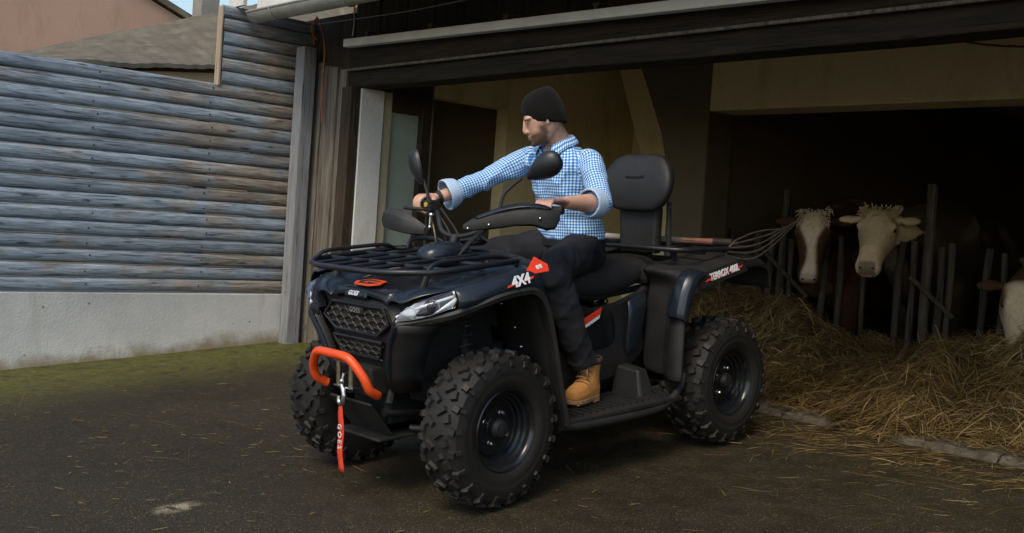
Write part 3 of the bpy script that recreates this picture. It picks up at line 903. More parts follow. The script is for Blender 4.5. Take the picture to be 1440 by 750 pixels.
# grilles
def grille(z0, z1, outline, name, rows_, cols):
    fx = lambda z: 1.128 + (z - .70) * .22 if z < .70 else 1.128 - (z - .70) * .05
    G_ = MB()
    pts = [(fx(z) + .006, y, z) for y, z in outline]
    G_.tube(pts + [pts[0], pts[1]], .0075, 8, cap=False)
    g = G_.build(name, 'rack_black', Q, True)
    mb = MB()
    cen = (sum(y for y, z in outline) / len(outline), sum(z for y, z in outline) / len(outline))
    vs = [(fx(z) - .002, y, z) for y, z in outline] + [(fx(z) - .012, y, z) for y, z in outline]
    n = len(outline)
    mb.add(vs, [tuple(range(n)), tuple(range(2 * n - 1, n - 1, -1))] + [(k, (k + 1) % n, n + (k + 1) % n, n + k) for k in range(n)])
    mb.build('grille_backing', 'deep_black', g)
    # zig-zag mesh clipped to the outline
    def inside(y, z):
        c = False
        for k in range(n):
            (y1, q1), (y2, q2) = outline[k], outline[(k + 1) % n]
            if (q1 > z) != (q2 > z) and y < (y2 - y1) * (z - q1) / (q2 - q1) + y1:
                c = not c
        return c
    mb = MB()
    ymin, ymax = min(y for y, z in outline), max(y for y, z in outline)
    dy = (ymax - ymin) / cols
    dz = (z1 - z0) / rows_
    for r_ in range(rows_ + 1):
        for c_ in range(cols):
            ya, yb = ymin + c_ * dy, ymin + (c_ + 1) * dy
            up = (c_ + r_) % 2
            za, zb = z0 + dz * (r_ + (.15 if up else .85)) - dz * .5, z0 + dz * (r_ + (.85 if up else .15)) - dz * .5
            if inside((ya + yb) / 2, (za + zb) / 2) and (inside(ya, za) or inside(yb, zb)):
                mb.tube([(fx(za) + .004, ya, za), (fx(zb) + .004, yb, zb)], .0027, 5)
        z = z0 + dz * r_
        ins = [ymin + k * .004 for k in range(int((ymax - ymin) / .004)) if inside(ymin + k * .004, z)]
        if ins:
            mb.tube([(fx(z) + .003, ins[0], z), (fx(z) + .003, ins[-1], z)], .003, 5)
    mb.build('grille_mesh', 'grille_grey', g)
plain('grille_grey', (.055, .052, .046), .45, .3, .2, 20)
hexu = [(-.165, .795), (.165, .795), (.222, .735), (.14, .683), (-.14, .683), (-.222, .735)]
grille(.685, .795, hexu, 'upper_grille', 4, 16)
hexl = [(-.165, .655), (.165, .655), (.125, .585), (-.125, .585)]
grille(.585, .655, hexl, 'lower_grille', 3, 12)
MB().box((1.132, 0, .772), (.012, .10, .028)).build('badge_plate', 'deep_black', Q, bevel=.003)
text('GOES', .026, frame((1.1395, 0, .772), (0, 1, 0), (0, 0, 1)), 'chrome', Q, 'badge_lettering', space=1.15, bold=.0006)
# bonnet: black centre with the orange emblem, blue shoulders
def hoodz(x, y):
    return .853 + (1.09 - x) * .15 + .02 * math.exp(-(y / .12) ** 2)
rows = [[(x, y * w, hoodz(x, y * w) + (-.03 if k in (0, 8) else 0)) for k, y in enumerate((-1.0, -.94, -.7, -.35, 0, .35, .7, .94, 1.0))] for x, w in ((1.105, .185), (1.08, .205), (1.02, .225), (.92, .24), (.80, .245), (.68, .23), (.58, .20))]
rows = [[(x, y, z - .035) for x, y, z in [(1.118, q[1], q[2]) for q in rows[0]]]] + rows
MB().grid(rows).build('bonnet', 'gloss_black', Q, True, solid=.01, sub=1, angle=45)
plate = [(1.105 + .0, -.105, .832), (1.105, .05, .832)]
MB().box((1.112, -.02, .834), (.022, .15, .036), Matrix.Rotation(R(-25), 3, 'Y')).build('bonnet_lip', 'gloss_black', Q, bevel=.010, seg=3)
for s_ in (1, -1):
    flip(MB().box((1.0, .30, .795), (.16, .22, .10)), s_).build('headlamp_filler', 'deep_black', Q, bevel=.02)  # dark filler block added to close the sky-lit gap behind the lamp
text('GOES', .026, frame((1.1255, -.03, .838), (0, 1, 0), (-.42, 0, .9)), 'decal_white', Q, 'bonnet_lettering', shear=.25, bold=.0012)
# orange emblem: a bevelled ring round an angular G
EM = frame((1.075, .018, hoodz(1.075, .018) + .004), (0, 1, 0), (-1, 0, .15))
hx = [(-.085, -.01), (-.05, -.045), (.045, -.045), (.085, -.012), (.06, .04), (-.045, .045)]
mb = MB().prism(hx, .006, EM)
em = mb.build('emblem', 'orange_paint', Q, bevel=.002)
gpoly = [(.045, .022), (-.03, .026), (-.058, -.006), (-.036, -.030), (.034, -.030), (.056, -.008), (.0, -.004), (.0, -.013), (.028, -.014), (.022, -.020), (-.026, -.019), (-.040, -.004), (-.022, .015), (.04, .012)]
MB().prism(gpoly, .0085, EM).build('emblem_letter', 'matte_black', em)
for s_ in (1, -1):
    rows = []
    for x, ys_, z in ((1.13, (.175, .205, .25, .285), .828), (1.09, (.19, .23, .29, .335), .852), (1.03, (.20, .25, .32, .385), .868), (.96, (.21, .27, .35, .43), .885), (.86, (.215, .28, .36, .44), .905), (.76, (.215, .28, .36, .45), .925), (.66, (.20, .27, .36, .45), .94), (.57, (.18, .26, .36, .45), .95)):
        rows.append([(x, y, z + (-.012, .012, .014, .0)[k] - (.012 if x > 1.1 else 0)) for k, y in enumerate(ys_)])
    flip(MB().grid(rows), s_).build('bonnet_shoulder', 'body_blue', Q, True, solid=.01, sub=2, angle=60)

# ---- headlamps
for s_ in (1, -1):
    o_ = [(1.160, .275, .752), (1.150, .300, .792), (1.110, .342, .832), (1.05, .395, .862), (.975, .435, .884), (.985, .462, .852), (1.01, .466, .818), (1.075, .405, .785), (1.12, .345, .765)]
    cen = np.mean(np.array(o_), 0)
    h = MB()
    back = [tuple(np.array(p) * .9 + cen * .1 + np.array((-.05, -.03, .0))) for p in o_]
    h.loft([o_, back])
    ho = flip(h, s_).build('headlamp', 'gloss_black', Q)
    # silver reflector sheet, two bowls and a light bar behind the clear cover
    mb = MB()
    inn = [tuple(np.array(p) * .93 + cen * .07 + np.array((.004, .003, 0))) for p in o_]
    mb.add(inn, [tuple(range(len(inn)))])
    flip(mb, s_).build('reflector', 'headlamp_silver', ho)
    for (c, r_) in (((1.118, .330, .792), .026), ((1.055, .395, .820), .026)):
        ax = frame(c, (-.55, .83, 0), (0, -.1, 1))
        nrm = Vector((.80, .57, .12)).normalized()
        Mx = frame(c, nrm.cross(Vector((0, 0, 1))), Vector((0, 0, 1)))
        if Mx.col[2].xyz.dot(nrm) < 0:
            Mx = Mx @ Matrix.Rotation(math.pi, 4, 'X')
        mb = MB().lathe([(r_, .010), (r_ * .96, .012), (r_ * .8, .004), (r_ * .45, -.006), (.012, -.006), (.011, .006), (.0, .008)], 20, Mx)
        flip(mb, s_).build('lamp_bowl', 'headlamp_silver', ho, True)
    mb = MB().tube([(1.155, .29, .775), (1.11, .345, .808), (1.05, .405, .838), (.99, .448, .862)], .006, 8)
    flip(mb, s_).build('light_strip', 'decal_white', ho, True)
    mb = MB()
    cc = cen + np.array((.03, .025, .012))
    mid = [tuple(np.array(p) * .55 + cc * .45 + np.array((.008, .006, .002))) for p in o_]
    n = len(o_)
    outp = [tuple(np.array(p) + np.array((.006, .005, .001))) for p in o_]
    mb.add(outp + mid + [tuple(cc + np.array((.008, .006, .002)))], [(k, (k + 1) % n, n + (k + 1) % n, n + k) for k in range(n)] + [(n + k, n + (k + 1) % n, 2 * n) for k in range(n)])
    flip(mb, s_).build('lamp_cover', 'clear_lens', ho, True, sub=1, angle=180)

# ---- front fenders
for s_ in (1, -1):
    # columns: inner seam, crease, crown, edge, lip, tucked under
    st = [(1.02, (.445, .470, .490, .500, .485), (.886, .888, .868, .835, .815)),
          (.98, (.435, .475, .512, .525, .505), (.892, .898, .878, .842, .822)),
          (.90, (.43, .475, .525, .545, .52), (.905, .915, .898, .862, .842)),
          (.82, (.43, .475, .530, .552, .525), (.918, .930, .915, .880, .860)),
          (.74, (.43, .475, .532, .555, .53), (.933, .947, .930, .890, .868)),
          (.68, (.43, .475, .532, .556, .53), (.942, .958, .940, .892, .868)),
          (.63, (.43, .475, .530, .556, .53), (.945, .962, .940, .880, .850)),
          (.595, (.43, .475, .528, .555, .53), (.938, .952, .920, .845, .815))]
    rows = [[(x, y, z) for y, z in zip(ys_, zs_)] for x, ys_, zs_ in st]
    flip(MB().grid(rows), s_).build('front_fender', 'body_blue', Q, True, solid=.012, sub=2, angle=70)
    # matt flare along the arch
    path = [(1.155, .29, .738), (1.10, .36, .757), (1.04, .43, .777), (.98, .49, .803), (.90, .535, .838), (.82, .548, .858), (.74, .553, .868), (.67, .555, .868), (.625, .556, .845), (.59, .555, .80), (.56, .553, .72), (.53, .55, .62), (.50, .548, .50), (.465, .545, .38), (.44, .54, .285)]
    pth = bez(path, 3)
    rings = []
    for i, (p, t, a, b_) in enumerate(frames(pth)):
        q = i / len(pth)
        w = .020
        up = Vector((0, 0, 1)); out = Vector((.25 if q < .2 else 0, 1, 0)).normalized()
        nn = t.cross(out).normalized()
        if q < .5 and nn.z < 0: nn = -nn
        if i and nn.dot(prev) < 0: nn = -nn
        prev = nn.copy()
        rings.append([p - out * .045 - nn * .004, p + out * .004 - nn * .012, p + out * .010 + nn * .006, p + out * .0 + nn * .016, p - out * .045 + nn * .012])
    flip(MB().loft(rings), s_).build('arch_flare', 'matte_black', Q, True, angle=35)
    # inner wall of the arch: from the flare in to the frame
    rows = []
    for p in pth[18:]:
        rows.append([(p[0] - .006, .545, p[2]), (p[0] - .01, .40, p[2] + .0), (p[0] - .03, .27, p[2] + .0), (p[0] - .03, .2, p[2])])
    flip(MB().grid(rows), s_).build('inner_arch', 'deep_black', Q, True, solid=.008)
    mb = MB().add([(1.05, .2, .80), (.62, .2, .90), (.52, .2, .45), (.60, .2, .30), (1.0, .2, .42), (1.05, .19, .80), (.62, .19, .90), (.52, .19, .45), (.60, .19, .30), (1.0, .19, .42)],
                  [(0, 1, 2, 3, 4), (9, 8, 7, 6, 5), (0, 5, 6, 1), (1, 6, 7, 2), (2, 7, 8, 3), (3, 8, 9, 4), (4, 9, 5, 0)])
    flip(mb, s_).build('arch_liner', 'deep_black', Q)
# red tab and 4X4 on the near fender crown, mirrored writing on the other side
for s_ in (1, -1):
    xa = (-s_, 0, .14 * 1)
    T = frame((.745, s_ * .5485, .912), (-s_, 0, s_ * .0 + (.17 if s_ > 0 else -.17)), (0, -.45 * s_, 1))
    text('4X4', .058, T @ Matrix.Translation((0, 0, .006)), 'decal_white', Q, 'fender_lettering', shear=.25, bold=.0022)
    MB().prism([(-.075, -.010), (.07, -.004), (.082, .006), (-.07, -.002)], .002, T @ Matrix.Translation((0, -.002, .003))).build('red_slash', 'decal_red', Q)
    T2 = frame((.625, s_ * .508, .958), (-s_, 0, (.2 if s_ > 0 else -.2)), (0, -.75 * s_, 1))
    MB().prism([(-.075, -.02), (.058, -.038), (.072, -.008), (.03, .042)], .003, T2 @ Matrix.Translation((0, 0, .002))).build('red_tab', 'decal_red', Q)
    text('EPS', .022, T2 @ Matrix.Translation((.02, -.008, .006)), 'decal_white', Q, 'tab_lettering', shear=.2, bold=.0008)

# ---- front rack
rk = MB()
lo = [(1.20, -.17, .945), (1.20, .17, .945), (1.165, .27, .947), (1.07, .385, .950), (.95, .405, .957), (.62, .41, .978), (.57, .36, .981), (.57, -.36, .981), (.62, -.41, .978), (.95, -.405, .957), (1.07, -.385, .950), (1.165, -.27, .947)]
rk.tube(lo, .0125, 10, closed=True)
rack = rk.build('front_rack', 'rack_black', Q, True)
lo2 = [(1.17, -.13, .972), (1.17, .13, .972), (1.05, .335, .974), (.63, .35, .992), (.63, -.35, .992), (1.05, -.335, .974)]
for y in (-.24, -.12, 0, .12, .24):
    MB().tube([(1.185 if abs(y) < .2 else 1.16, y, .949), (.572, y, .982)], .008, 8).build('rack_bar', 'rack_black', rack, True)
for x in (.78, .98):
    MB().tube([(x, -.40, .975 - (x - .6) * .055), (x, .40, .975 - (x - .6) * .055)], .009, 8).build('rack_bar', 'rack_black', rack, True)
MB().tube(bez([(1.20, -.15, .945), (1.21, -.14, .985), (1.21, 0, .99), (1.21, .14, .985), (1.20, .15, .945)], 5), .009, 8).build('rack_bumper', 'rack_black', rack, True) if False else None
for s_ in (1, -1):
    MB().tube(bez([(1.08, s_ * .38, .952), (1.02, s_ * .375, .985), (.85, s_ * .38, .995), (.70, s_ * .385, .999), (.62, s_ * .405, .98)], 5), .009, 8).build('rack_side_rail', 'rack_black', rack, True)
    MB().tube([(1.0, s_ * .30, .95), (1.03, s_ * .29, .87)], .013, 8).build('rack_leg', 'rack_black', rack, True)
    MB().tube([(.68, s_ * .30, .97), (.70, s_ * .29, .92)], .013, 8).build('rack_leg', 'rack_black', rack, True)
MB().tube(bez([(.60, -.33, .985), (.585, -.32, 1.022), (.575, -.22, 1.035), (.575, -.12, 1.025), (.585, -.09, .985)], 6), .010, 8).build('rack_handle', 'rack_black', rack, True)

# ---- orange bull bar, winch, hook and strap
bar = [(1.150, -.168, .449), (1.165, -.176, .456), (1.20, -.182, .480), (1.222, -.172, .53), (1.242, -.125, .587), (1.25, -.085, .605), (1.252, 0, .607), (1.25, .085, .605), (1.242, .125, .587), (1.222, .172, .53), (1.20, .182, .480), (1.165, .176, .456), (1.150, .168, .449)]
MB().tube(bez(bar, 5), .0185, 14).build('bull_bar', 'orange_paint', Q, True)
wi = MB().box((1.10, 0, .49), (.09, .24, .12)).build('winch', 'deep_black', Q, bevel=.01)
for y in (-.042, .042):
    MB().lathe([(.006, -.05), (.012, -.048), (.012, .048), (.006, .05)], 14, Matrix.Translation((1.185, y, .515))).build('fairlead_roller', 'brass_zinc', wi, True, angle=40)
for z in (.463, .567):
    MB().box((1.18, 0, z), (.035, .13, .008)).build('fairlead_plate', 'chrome', wi, bevel=.002)
MB().tube([(1.13, 0, .52), (1.195, 0, .515), (1.20, 0, .485)], .007, 8).build('winch_cable', 'chrome', wi, True)
hk = bez([(1.20, 0, .488), (1.201, .0, .47), (1.203, .012, .455), (1.205, .020, .43), (1.206, .014, .405), (1.206, 0, .395), (1.206, -.014, .405), (1.205, -.016, .425)], 5)
MB().tube(hk, [.008 + .004 * math.sin(math.pi * k / (len(hk) - 1)) for k in range(len(hk))], 10).ball((1.20, 0, .487), .013, 10, 8).build('hook', 'chrome', wi, True)
rows = []
for k in range(15):
    z = .398 - .284 * k / 14
    w = .0085 + min(1, k / 2.5) * .0085
    yy = .001 + math.sin(k * .5) * .0025
    xx = 1.207 + math.sin(k * .8) * .003
    rows.append([(xx, yy - w, z), (xx + .0015, yy, z), (xx, yy + w, z)])
st_ = MB().grid(rows).build('strap', 'red_strap', wi, True, solid=.004)
text('GOES', .034, frame((1.2145, .002, .262), (0, 0, -1), (0, 1, 0)) @ Matrix.Rotation(0, 4, 'Z'), 'decal_white', wi, 'strap_lettering', space=1.4, depth=.001)

# ---- middle: tank cover, seat, side panels, footwells
rings = []
for x, zt, w, zb in ((.60, .955, .20, .70), (.50, .985, .19, .66), (.38, .985, .17, .60), (.26, .955, .16, .58), (.16, .925, .155, .56), (.05, .90, .15, .55)):
    rings.append([(x, -w, zb), (x, -w - .01, (zb + zt) / 2), (x, -w * .85, zt - .04), (x, -w * .5, zt), (x, 0, zt + .008), (x, w * .5, zt), (x, w * .85, zt - .04), (x, w + .01, (zb + zt) / 2), (x, w, zb)])
MB().loft(rings).build('tank_cover', 'matte_black', Q, True, angle=50)
def seat_ring(x, z0, z1, w):
    return [(x, -w * .9, z0), (x, -w, z0 + (z1 - z0) * .45), (x, -w * .93, z1 - .03), (x, -w * .75, z1 - .006), (x, -w * .35, z1), (x, 0, z1 + .003), (x, w * .35, z1), (x, w * .75, z1 - .006), (x, w * .93, z1 - .03), (x, w, z0 + (z1 - z0) * .45), (x, w * .9, z0)]
rings = [seat_ring(*q) for q in ((.24, .86, .885, .07), (.22, .82, .90, .11), (.14, .775, .905, .13), (.0, .725, .90, .155), (-.15, .71, .895, .18), (-.28, .722, .900, .195), (-.38, .742, .915, .20), (-.50, .775, .925, .195), (-.60, .81, .93, .18), (-.66, .84, .915, .15), (-.68, .86, .895, .10))]
MB().loft(rings).build('seat', 'seat_vinyl', Q, True, sub=1, angle=60)
for s_ in (1, -1):
    poly = [(.42, .78), (.26, .80), (.10, .755), (-.10, .70), (-.28, .715), (-.45, .76), (-.52, .80), (-.50, .50), (-.30, .36), (.10, .33), (.38, .36)]
    mb = MB()
    rows = []
    vs = [(x, .205 + (.03 if z < .6 else 0), z) for x, z in poly] + [(x, .17, z) for x, z in poly]
    n = len(poly)
    mb.add(vs, [tuple(range(n))[::-1], tuple(range(n, 2 * n))] + [(k, (k + 1) % n, n + (k + 1) % n, n + k) for k in range(n)])
    flip(mb, s_).build('side_panel', 'deep_black', Q, bevel=.012)
    # sculpted cover with the red and white flash
    rows = [[(x, .225 + d, z) for x, z, d in r_] for r_ in ([(.22, .765, 0), (.08, .725, .012), (-.08, .690, .014), (-.22, .700, 0)], [(.26, .66, .0), (.08, .64, .018), (-.10, .62, .018), (-.24, .62, 0)], [(.22, .53, 0), (.08, .52, .005), (-.10, .50, .005), (-.26, .50, 0)])]
    flip(MB().grid(rows), s_).build('tank_side_cover', 'gloss_black', Q, True, solid=.012, sub=2, angle=70)
    Tf = frame((-.005, s_ * .2545, .672), (-s_, 0, (.15 if s_ > 0 else -.15)), (0, 0, 1))
    MB().prism([(-.10, -.045), (.085, -.003), (.098, .026), (-.10, -.012)], .003, Tf).build('red_flash', 'decal_red', Q)
    MB().prism([(-.10, -.062), (.075, -.022), (.083, -.006), (-.10, -.048)], .003, Tf).build('white_flash', 'decal_white', Q)
    Tg = frame((.335, s_ * .232, .64), (-s_, 0, (.0)), (0, 0, 1))
    MB().prism([(-.03, -.05), (.03, -.08), (.0, .05), (-.02, .055)], .004, Tg).build('red_flash', 'decal_red', Q)
    # rear body side, blue shoulder below the seat
    rows = [[(-.30, .235, .735), (-.37, .25, .755), (-.43, .245, .772)], [(-.29, .262, .70), (-.35, .285, .715), (-.42, .28, .735)], [(-.285, .262, .60), (-.33, .28, .60), (-.40, .27, .60)], [(-.28, .25, .46), (-.31, .262, .46), (-.36, .25, .46)]]
    flip(MB().grid(rows), s_).build('seat_side_trim', 'body_blue', Q, True, solid=.012, sub=2, angle=70)
    # foot board with ribs and side rail
    mb = MB().box((.02, .375, .280), (.84, .29, .022))
    fb = flip(mb, s_).build('foot_board', 'matte_black', Q, bevel=.006)
    for k in range(16):
        flip(MB().box((.36 - k * .046, .37, .296), (.014, .22, .012)), s_).build('foot_grip', 'matte_black', fb)
    mb = MB().tube(bez([(.44, .50, .27), (.30, .515, .258), (0, .515, .250), (-.22, .51, .252), (-.33, .50, .275), (-.42, .49, .33), (-.46, .48, .38)], 5), .019, 10)
    flip(mb, s_).build('foot_rail', 'matte_black', Q, True)
    mb = MB().add([(-.18, .25, .275), (-.18, .44, .275), (-.30, .44, .275), (-.30, .25, .275), (-.20, .27, .43), (-.205, .40, .42), (-.27, .40, .42), (-.28, .27, .43)], [(0, 1, 2, 3), (7, 6, 5, 4), (0, 4, 5, 1), (1, 5, 6, 2), (2, 6, 7, 3), (3, 7, 4, 0)])
    flip(mb, s_).build('passenger_step', 'matte_black', Q, bevel=.012)
    # rear fender: leading edge, crown and skirt
    path = [(-.335, .36), (-.34, .50), (-.345, .60), (-.352, .68), (-.368, .76), (-.395, .825), (-.435, .862), (-.50, .872), (-.62, .885), (-.75, .905), (-.88, .925), (-1.0, .925), (-1.08, .90), (-1.12, .84), (-1.13, .76)]
    def section(x, z, dx, dz, k):
        # from the inside seam to the outer lip; normal (dx,dz) outwards
        rec = .11 * max(0, min(1, (.86 - z) / .05)) if k < 14 else 0
        return [(x - rec, .22, z + dz * .02), (x - rec, .40, z + dz * .012), (x - rec * .1, .455, z + dz * .008), (x + dx * .0, .51, z - dz * .0), (x - dx * .02, .54, z - dz * .03), (x - dx * .03, .535, z - dz * .045)]
    pp = bez([(a, 0, b_) for a, b_ in path], 2)
    rows = []
    for i, (p, t, a, b_) in enumerate(frames(pp)):
        nx, nz = -t.z, t.x
        ln = math.hypot(nx, nz); nx, nz = nx / ln, nz / ln
        if nz < 0 or (abs(nz) < .3 and nx < 0 and i < 12): nx, nz = -nx, -nz
        rows.append(section(p[0], p[2], nx, nz, i))
    flip(MB().grid(rows), s_).build('rear_fender', 'matte_black', Q, True, solid=.012, sub=1, angle=60)
    rows = []
    for (x, z, w) in ((-.338, .655, .0), (-.350, .72, .01), (-.372, .79, .016), (-.405, .845, .02), (-.445, .874, .02), (-.495, .882, .012)):
        rows.append([(x + .004 - w * .2, .462, z + .006), (x + .014, .482, z + .010), (x + .012, .522, z + .010), (x - .006, .549, z + .0), (x - .026, .555, z - .012), (x - .040 , .55, z - .018)])
    flip(MB().grid(rows), s_).build('rear_fender_cap', 'body_blue', Q, True, solid=.010, sub=1, angle=30)
    Tt = frame((-.665, s_ * .549, .869), (-s_, 0, (.17 if s_ > 0 else -.17)), (0, -.2 * s_, 1))
    text('TERROX 400L', .047, Tt @ Matrix.Translation((0, 0, .004)), 'decal_white', Q, 'fender_lettering', shear=.2, sx=.86, bold=.0014)
    MB().prism([(-.16, -.012), (.15, -.006), (.165, .004), (-.15, -.003)], .002, Tt @ Matrix.Translation((0, 0, .001))).build('red_slash', 'decal_red', Q)
    # plate the writing sits on
    MB().prism([(-.20, -.035), (.20, -.035), (.19, .035), (-.20, .035)], .008, Tt @ Matrix.Translation((0, 0, -.0085))).build('fender_side_plate', 'deep_black', Q)
mb = MB().box((-.78, 0, .84), (.62, .46, .10))
mb.build('rear_body', 'deep_black', Q, bevel=.03)

# ---- rear rack and passenger backrest
rr_ = [(-.50, -.36, .975), (-.50, .36, .975), (-.56, .42, .975), (-1.08, .43, .965), (-1.16, .36, .962), (-1.16, -.36, .962), (-1.08, -.43, .965), (-.56, -.42, .975)]
rack2 = MB().tube(rr_, .0125, 10, closed=True).build('rear_rack', 'rack_black', Q, True)
for y in (-.28, -.14, 0, .14, .28):
    MB().tube([(-.50, y, .972), (-1.16, y, .962)], .008, 8).build('rack_bar', 'rack_black', rack2, True)
for x in (-.68, -.95):
    MB().tube([(x, -.42, .957), (x, .42, .957)], .010, 8).build('rack_bar', 'rack_black', rack2, True)
for s_ in (1, -1):
    MB().tube([(-.60, s_ * .30, .965), (-.62, s_ * .28, .89)], .012, 8).build('rack_leg', 'rack_black', rack2, True)
    MB().tube([(-1.0, s_ * .30, .96), (-.98, s_ * .28, .90)], .012, 8).build('rack_leg', 'rack_black', rack2, True)
    MB().box((-.52, s_ * .33, .965), (.05, .03, .05)).build('rack_clamp', 'matte_black', rack2, bevel=.006)
br = []
for k in range(9):
    q = k / 8
    z = 1.145 + .305 * q
    sxx = math.sin(math.pi * (.06 + .88 * q)) ** .36
    w = .232 * sxx * (1 - .04 * q)
    t = .058 * sxx
    xc = -.665 - .05 * q
    ring = []
    for j in range(24):
        a = 2 * math.pi * j / 24
        ca, sa = math.cos(a), math.sin(a)
        yy = w * math.copysign(abs(sa) ** .62, sa)
        xx = t * math.copysign(abs(ca) ** .62, ca) * (1 - .15 * (yy / .24) ** 2) - .06 * (yy / .24) ** 2 * 0
        ring.append((xc + xx + .035 * (yy / .24) ** 2, yy, z))
    br.append(ring)
bk = MB().loft(br).build('backrest', 'seat_vinyl', Q, True, sub=2, angle=80)
MB().tube(bez([(-.634, -.06, 1.335), (-.630, -.045, 1.328), (-.628, .045, 1.328), (-.632, .06, 1.336)], 5), .003, 6).build('backrest_seam', 'deep_black', bk, True)
mb = MB().loft([[(-.70 + dx * .03, dy * w, z) for dx, dy in ((-1, -1), (1, -1), (1, 1), (-1, 1))] for z, w in ((.93, .125), (1.0, .12), (1.08, .125), (1.18, .13))])
mb.build('backrest_support', 'matte_black', Q, bevel=.02)
for y in (.155, -.155):
    MB().tube([(-.73, y, 1.20), (-.74, y, .975)], .013, 8).build('backrest_stay', 'matte_black', Q, True)

# ---- steering: column, instrument pod, handlebar, guards, mirrors
MB().tube([(.66, 0, .90), (.60, 0, 1.055)], .020, 10).build('steering_column', 'matte_black', Q, True)
def pod(rows_, name, mat):
    return MB().loft(rows_).build(name, mat, Q, True, sub=1, angle=50)
pod([[(x, y * w, z0 + q * (z1 - z0)) for y, q in ((-1, 0), (-1, .6), (-.7, 1), (0, 1.08), (.7, 1), (1, .6), (1, 0))] for x, w, z0, z1 in ((.80, .03, .94, .985), (.77, .07, .94, 1.02), (.68, .09, .94, 1.035), (.58, .085, .95, 1.03), (.54, .06, .95, 1.0))], 'instrument_pod', 'body_blue')
pod([[(x, .02 + y * w, z0 + q * (z1 - z0)) for y, q in ((-1, 0), (-1, .6), (-.7, 1), (0, 1.08), (.7, 1), (1, .6), (1, 0))] for x, w, z0, z1 in ((.58, .05, 1.01, 1.03), (.55, .075, 1.01, 1.065), (.50, .075, 1.01, 1.07), (.46, .05, 1.01, 1.04))], 'display', 'gloss_black')
hb = bez([(.405, .44, 1.182), (.455, .28, 1.178), (.50, .20, 1.150), (.575, .10, 1.075), (.60, 0, 1.055), (.60, -.09, 1.075), (.535, -.20, 1.150), (.495, -.29, 1.178), (.455, -.44, 1.182)], 5)
MB().tube(hb, .0105, 12).build('handlebar', 'matte_black', Q, True)
MB().tube([(.395, .45, 1.182), (.445, .30, 1.179)], .018, 14).build('grip', 'deep_black', Q, True)
MB().tube([(.45, -.45, 1.182), (.49, -.31, 1.179)], .018, 14).build('grip', 'deep_black', Q, True)
# near guard: a boat-shaped shield sweeping from the bar clamp out past the grip
def guard(stn, name):
    rings = []
    for (c, ax_, up, w, hgt, drop) in stn:
        hgt, drop = hgt * .9, drop * .82
        c, ax_, up = Vector(c), Vector(ax_), Vector(up)
        rings.append([c - ax_ * w, c - ax_ * w * .55 + up * hgt * .75, c + up * hgt, c + ax_ * w * .8 + up * hgt * .55, c + ax_ * w - up * hgt * .15, c + ax_ * w * .85 - up * drop * .8, c + ax_ * w * .2 - up * drop, c - ax_ * w * .5 - up * drop * .7])
    g = MB().loft(rings).build(name, 'matte_black', Q, True, angle=32)
    return g
f1, u1 = (.75, .66, 0), (0, 0, 1)
gn = guard([((.675, .135, 1.104), f1, u1, .012, .012, .012), ((.655, .165, 1.112), f1, u1, .026, .030, .028), ((.60, .235, 1.135), f1, u1, .038, .045, .046), ((.54, .315, 1.155), f1, u1, .045, .048, .050), ((.49, .375, 1.165), f1, u1, .045, .042, .060), ((.45, .41, 1.160), f1, u1, .040, .040, .078), ((.425, .435, 1.158), f1, u1, .028, .030, .066), ((.41, .448, 1.165), f1, u1, .012, .012, .03)], 'hand_guard')
rows = []
for (x, y, z, w) in ((.655, .18, 1.142, .012), (.59, .25, 1.185, .028), (.53, .33, 1.207, .035), (.475, .385, 1.207, .034), (.435, .425, 1.19, .022)):
    rows.append([(x - f1[0] * w, y - f1[1] * w, z - .004), (x, y, z + .008), (x + f1[0] * w, y + f1[1] * w, z - .012)])
MB().grid(rows).build('guard_top_panel', 'body_blue', gn, True, solid=.008, sub=1, angle=80)
for p in ((.668, .158, 1.100), (.628, .245, 1.118), (.495, .415, 1.150)):
    p = Vector(p) + Vector(f1) * .012
    MB().ball(p, .0065, 10, 8).build('guard_screw', 'chrome', gn, True)
f2, u2 = (.80, -.25, 0), (0, 0, 1)
gf = guard([((.60, -.20, 1.070), f2, u2, .014, .022, .025), ((.625, -.25, 1.085), f2, u2, .030, .045, .045), ((.635, -.32, 1.10), f2, u2, .042, .058, .055), ((.635, -.39, 1.112), f2, u2, .050, .060, .060), ((.61, -.45, 1.118), f2, u2, .052, .055, .060), ((.56, -.485, 1.12), f2, u2, .045, .045, .050), ((.51, -.495, 1.125), f2, u2, .025, .03, .03)], 'hand_guard')
MB().ball((.60, -.255, 1.075), .007, 8, 6).build('guard_screw', 'chrome', gf)
# brake master cylinder, clamp, levers
cl_ = MB().box((.545, -.235, 1.180), (.06, .055, .055)).build('brake_reservoir', 'deep_black', Q, bevel=.008)
MB().lathe([(.010, 0), (.012, .003), (.0, .004)], 14, frame((.578, -.232, 1.185), (0, 1, 0), (0, 0, 1)) ).build('reservoir_mark', 'brake_yellow', cl_) if 'brake_yellow' in MATS else None
plain('brake_yellow', (.55, .42, .08), .4)
MB().lathe([(.0115, 0), (.0115, .003), (.0, .003)], 14, frame((.5755, -.232, 1.187), (0, 1, 0), (0, 0, 1))).build('reservoir_mark', 'brake_yellow', cl_)
for p, r_ in (((.575, -.195, 1.14), .013), ((.583, -.195, 1.085), .010)):
    MB().ball(p, r_, 12, 8).build('clamp_bolt', 'chrome', cl_, True)
MB().tube([(.579, -.195, 1.14), (.583, -.195, 1.09)], .006, 8).build('clamp_rod', 'chrome', cl_, True)
MB().tube(bez([(.56, -.24, 1.165), (.58, -.30, 1.165), (.55, -.42, 1.165)], 5), .008, 8).build('brake_lever', 'matte_black', Q, True)
MB().tube(bez([(.53, .20, 1.15), (.54, .28, 1.155), (.48, .40, 1.16)], 5), .008, 8).build('brake_lever', 'matte_black', Q, True)
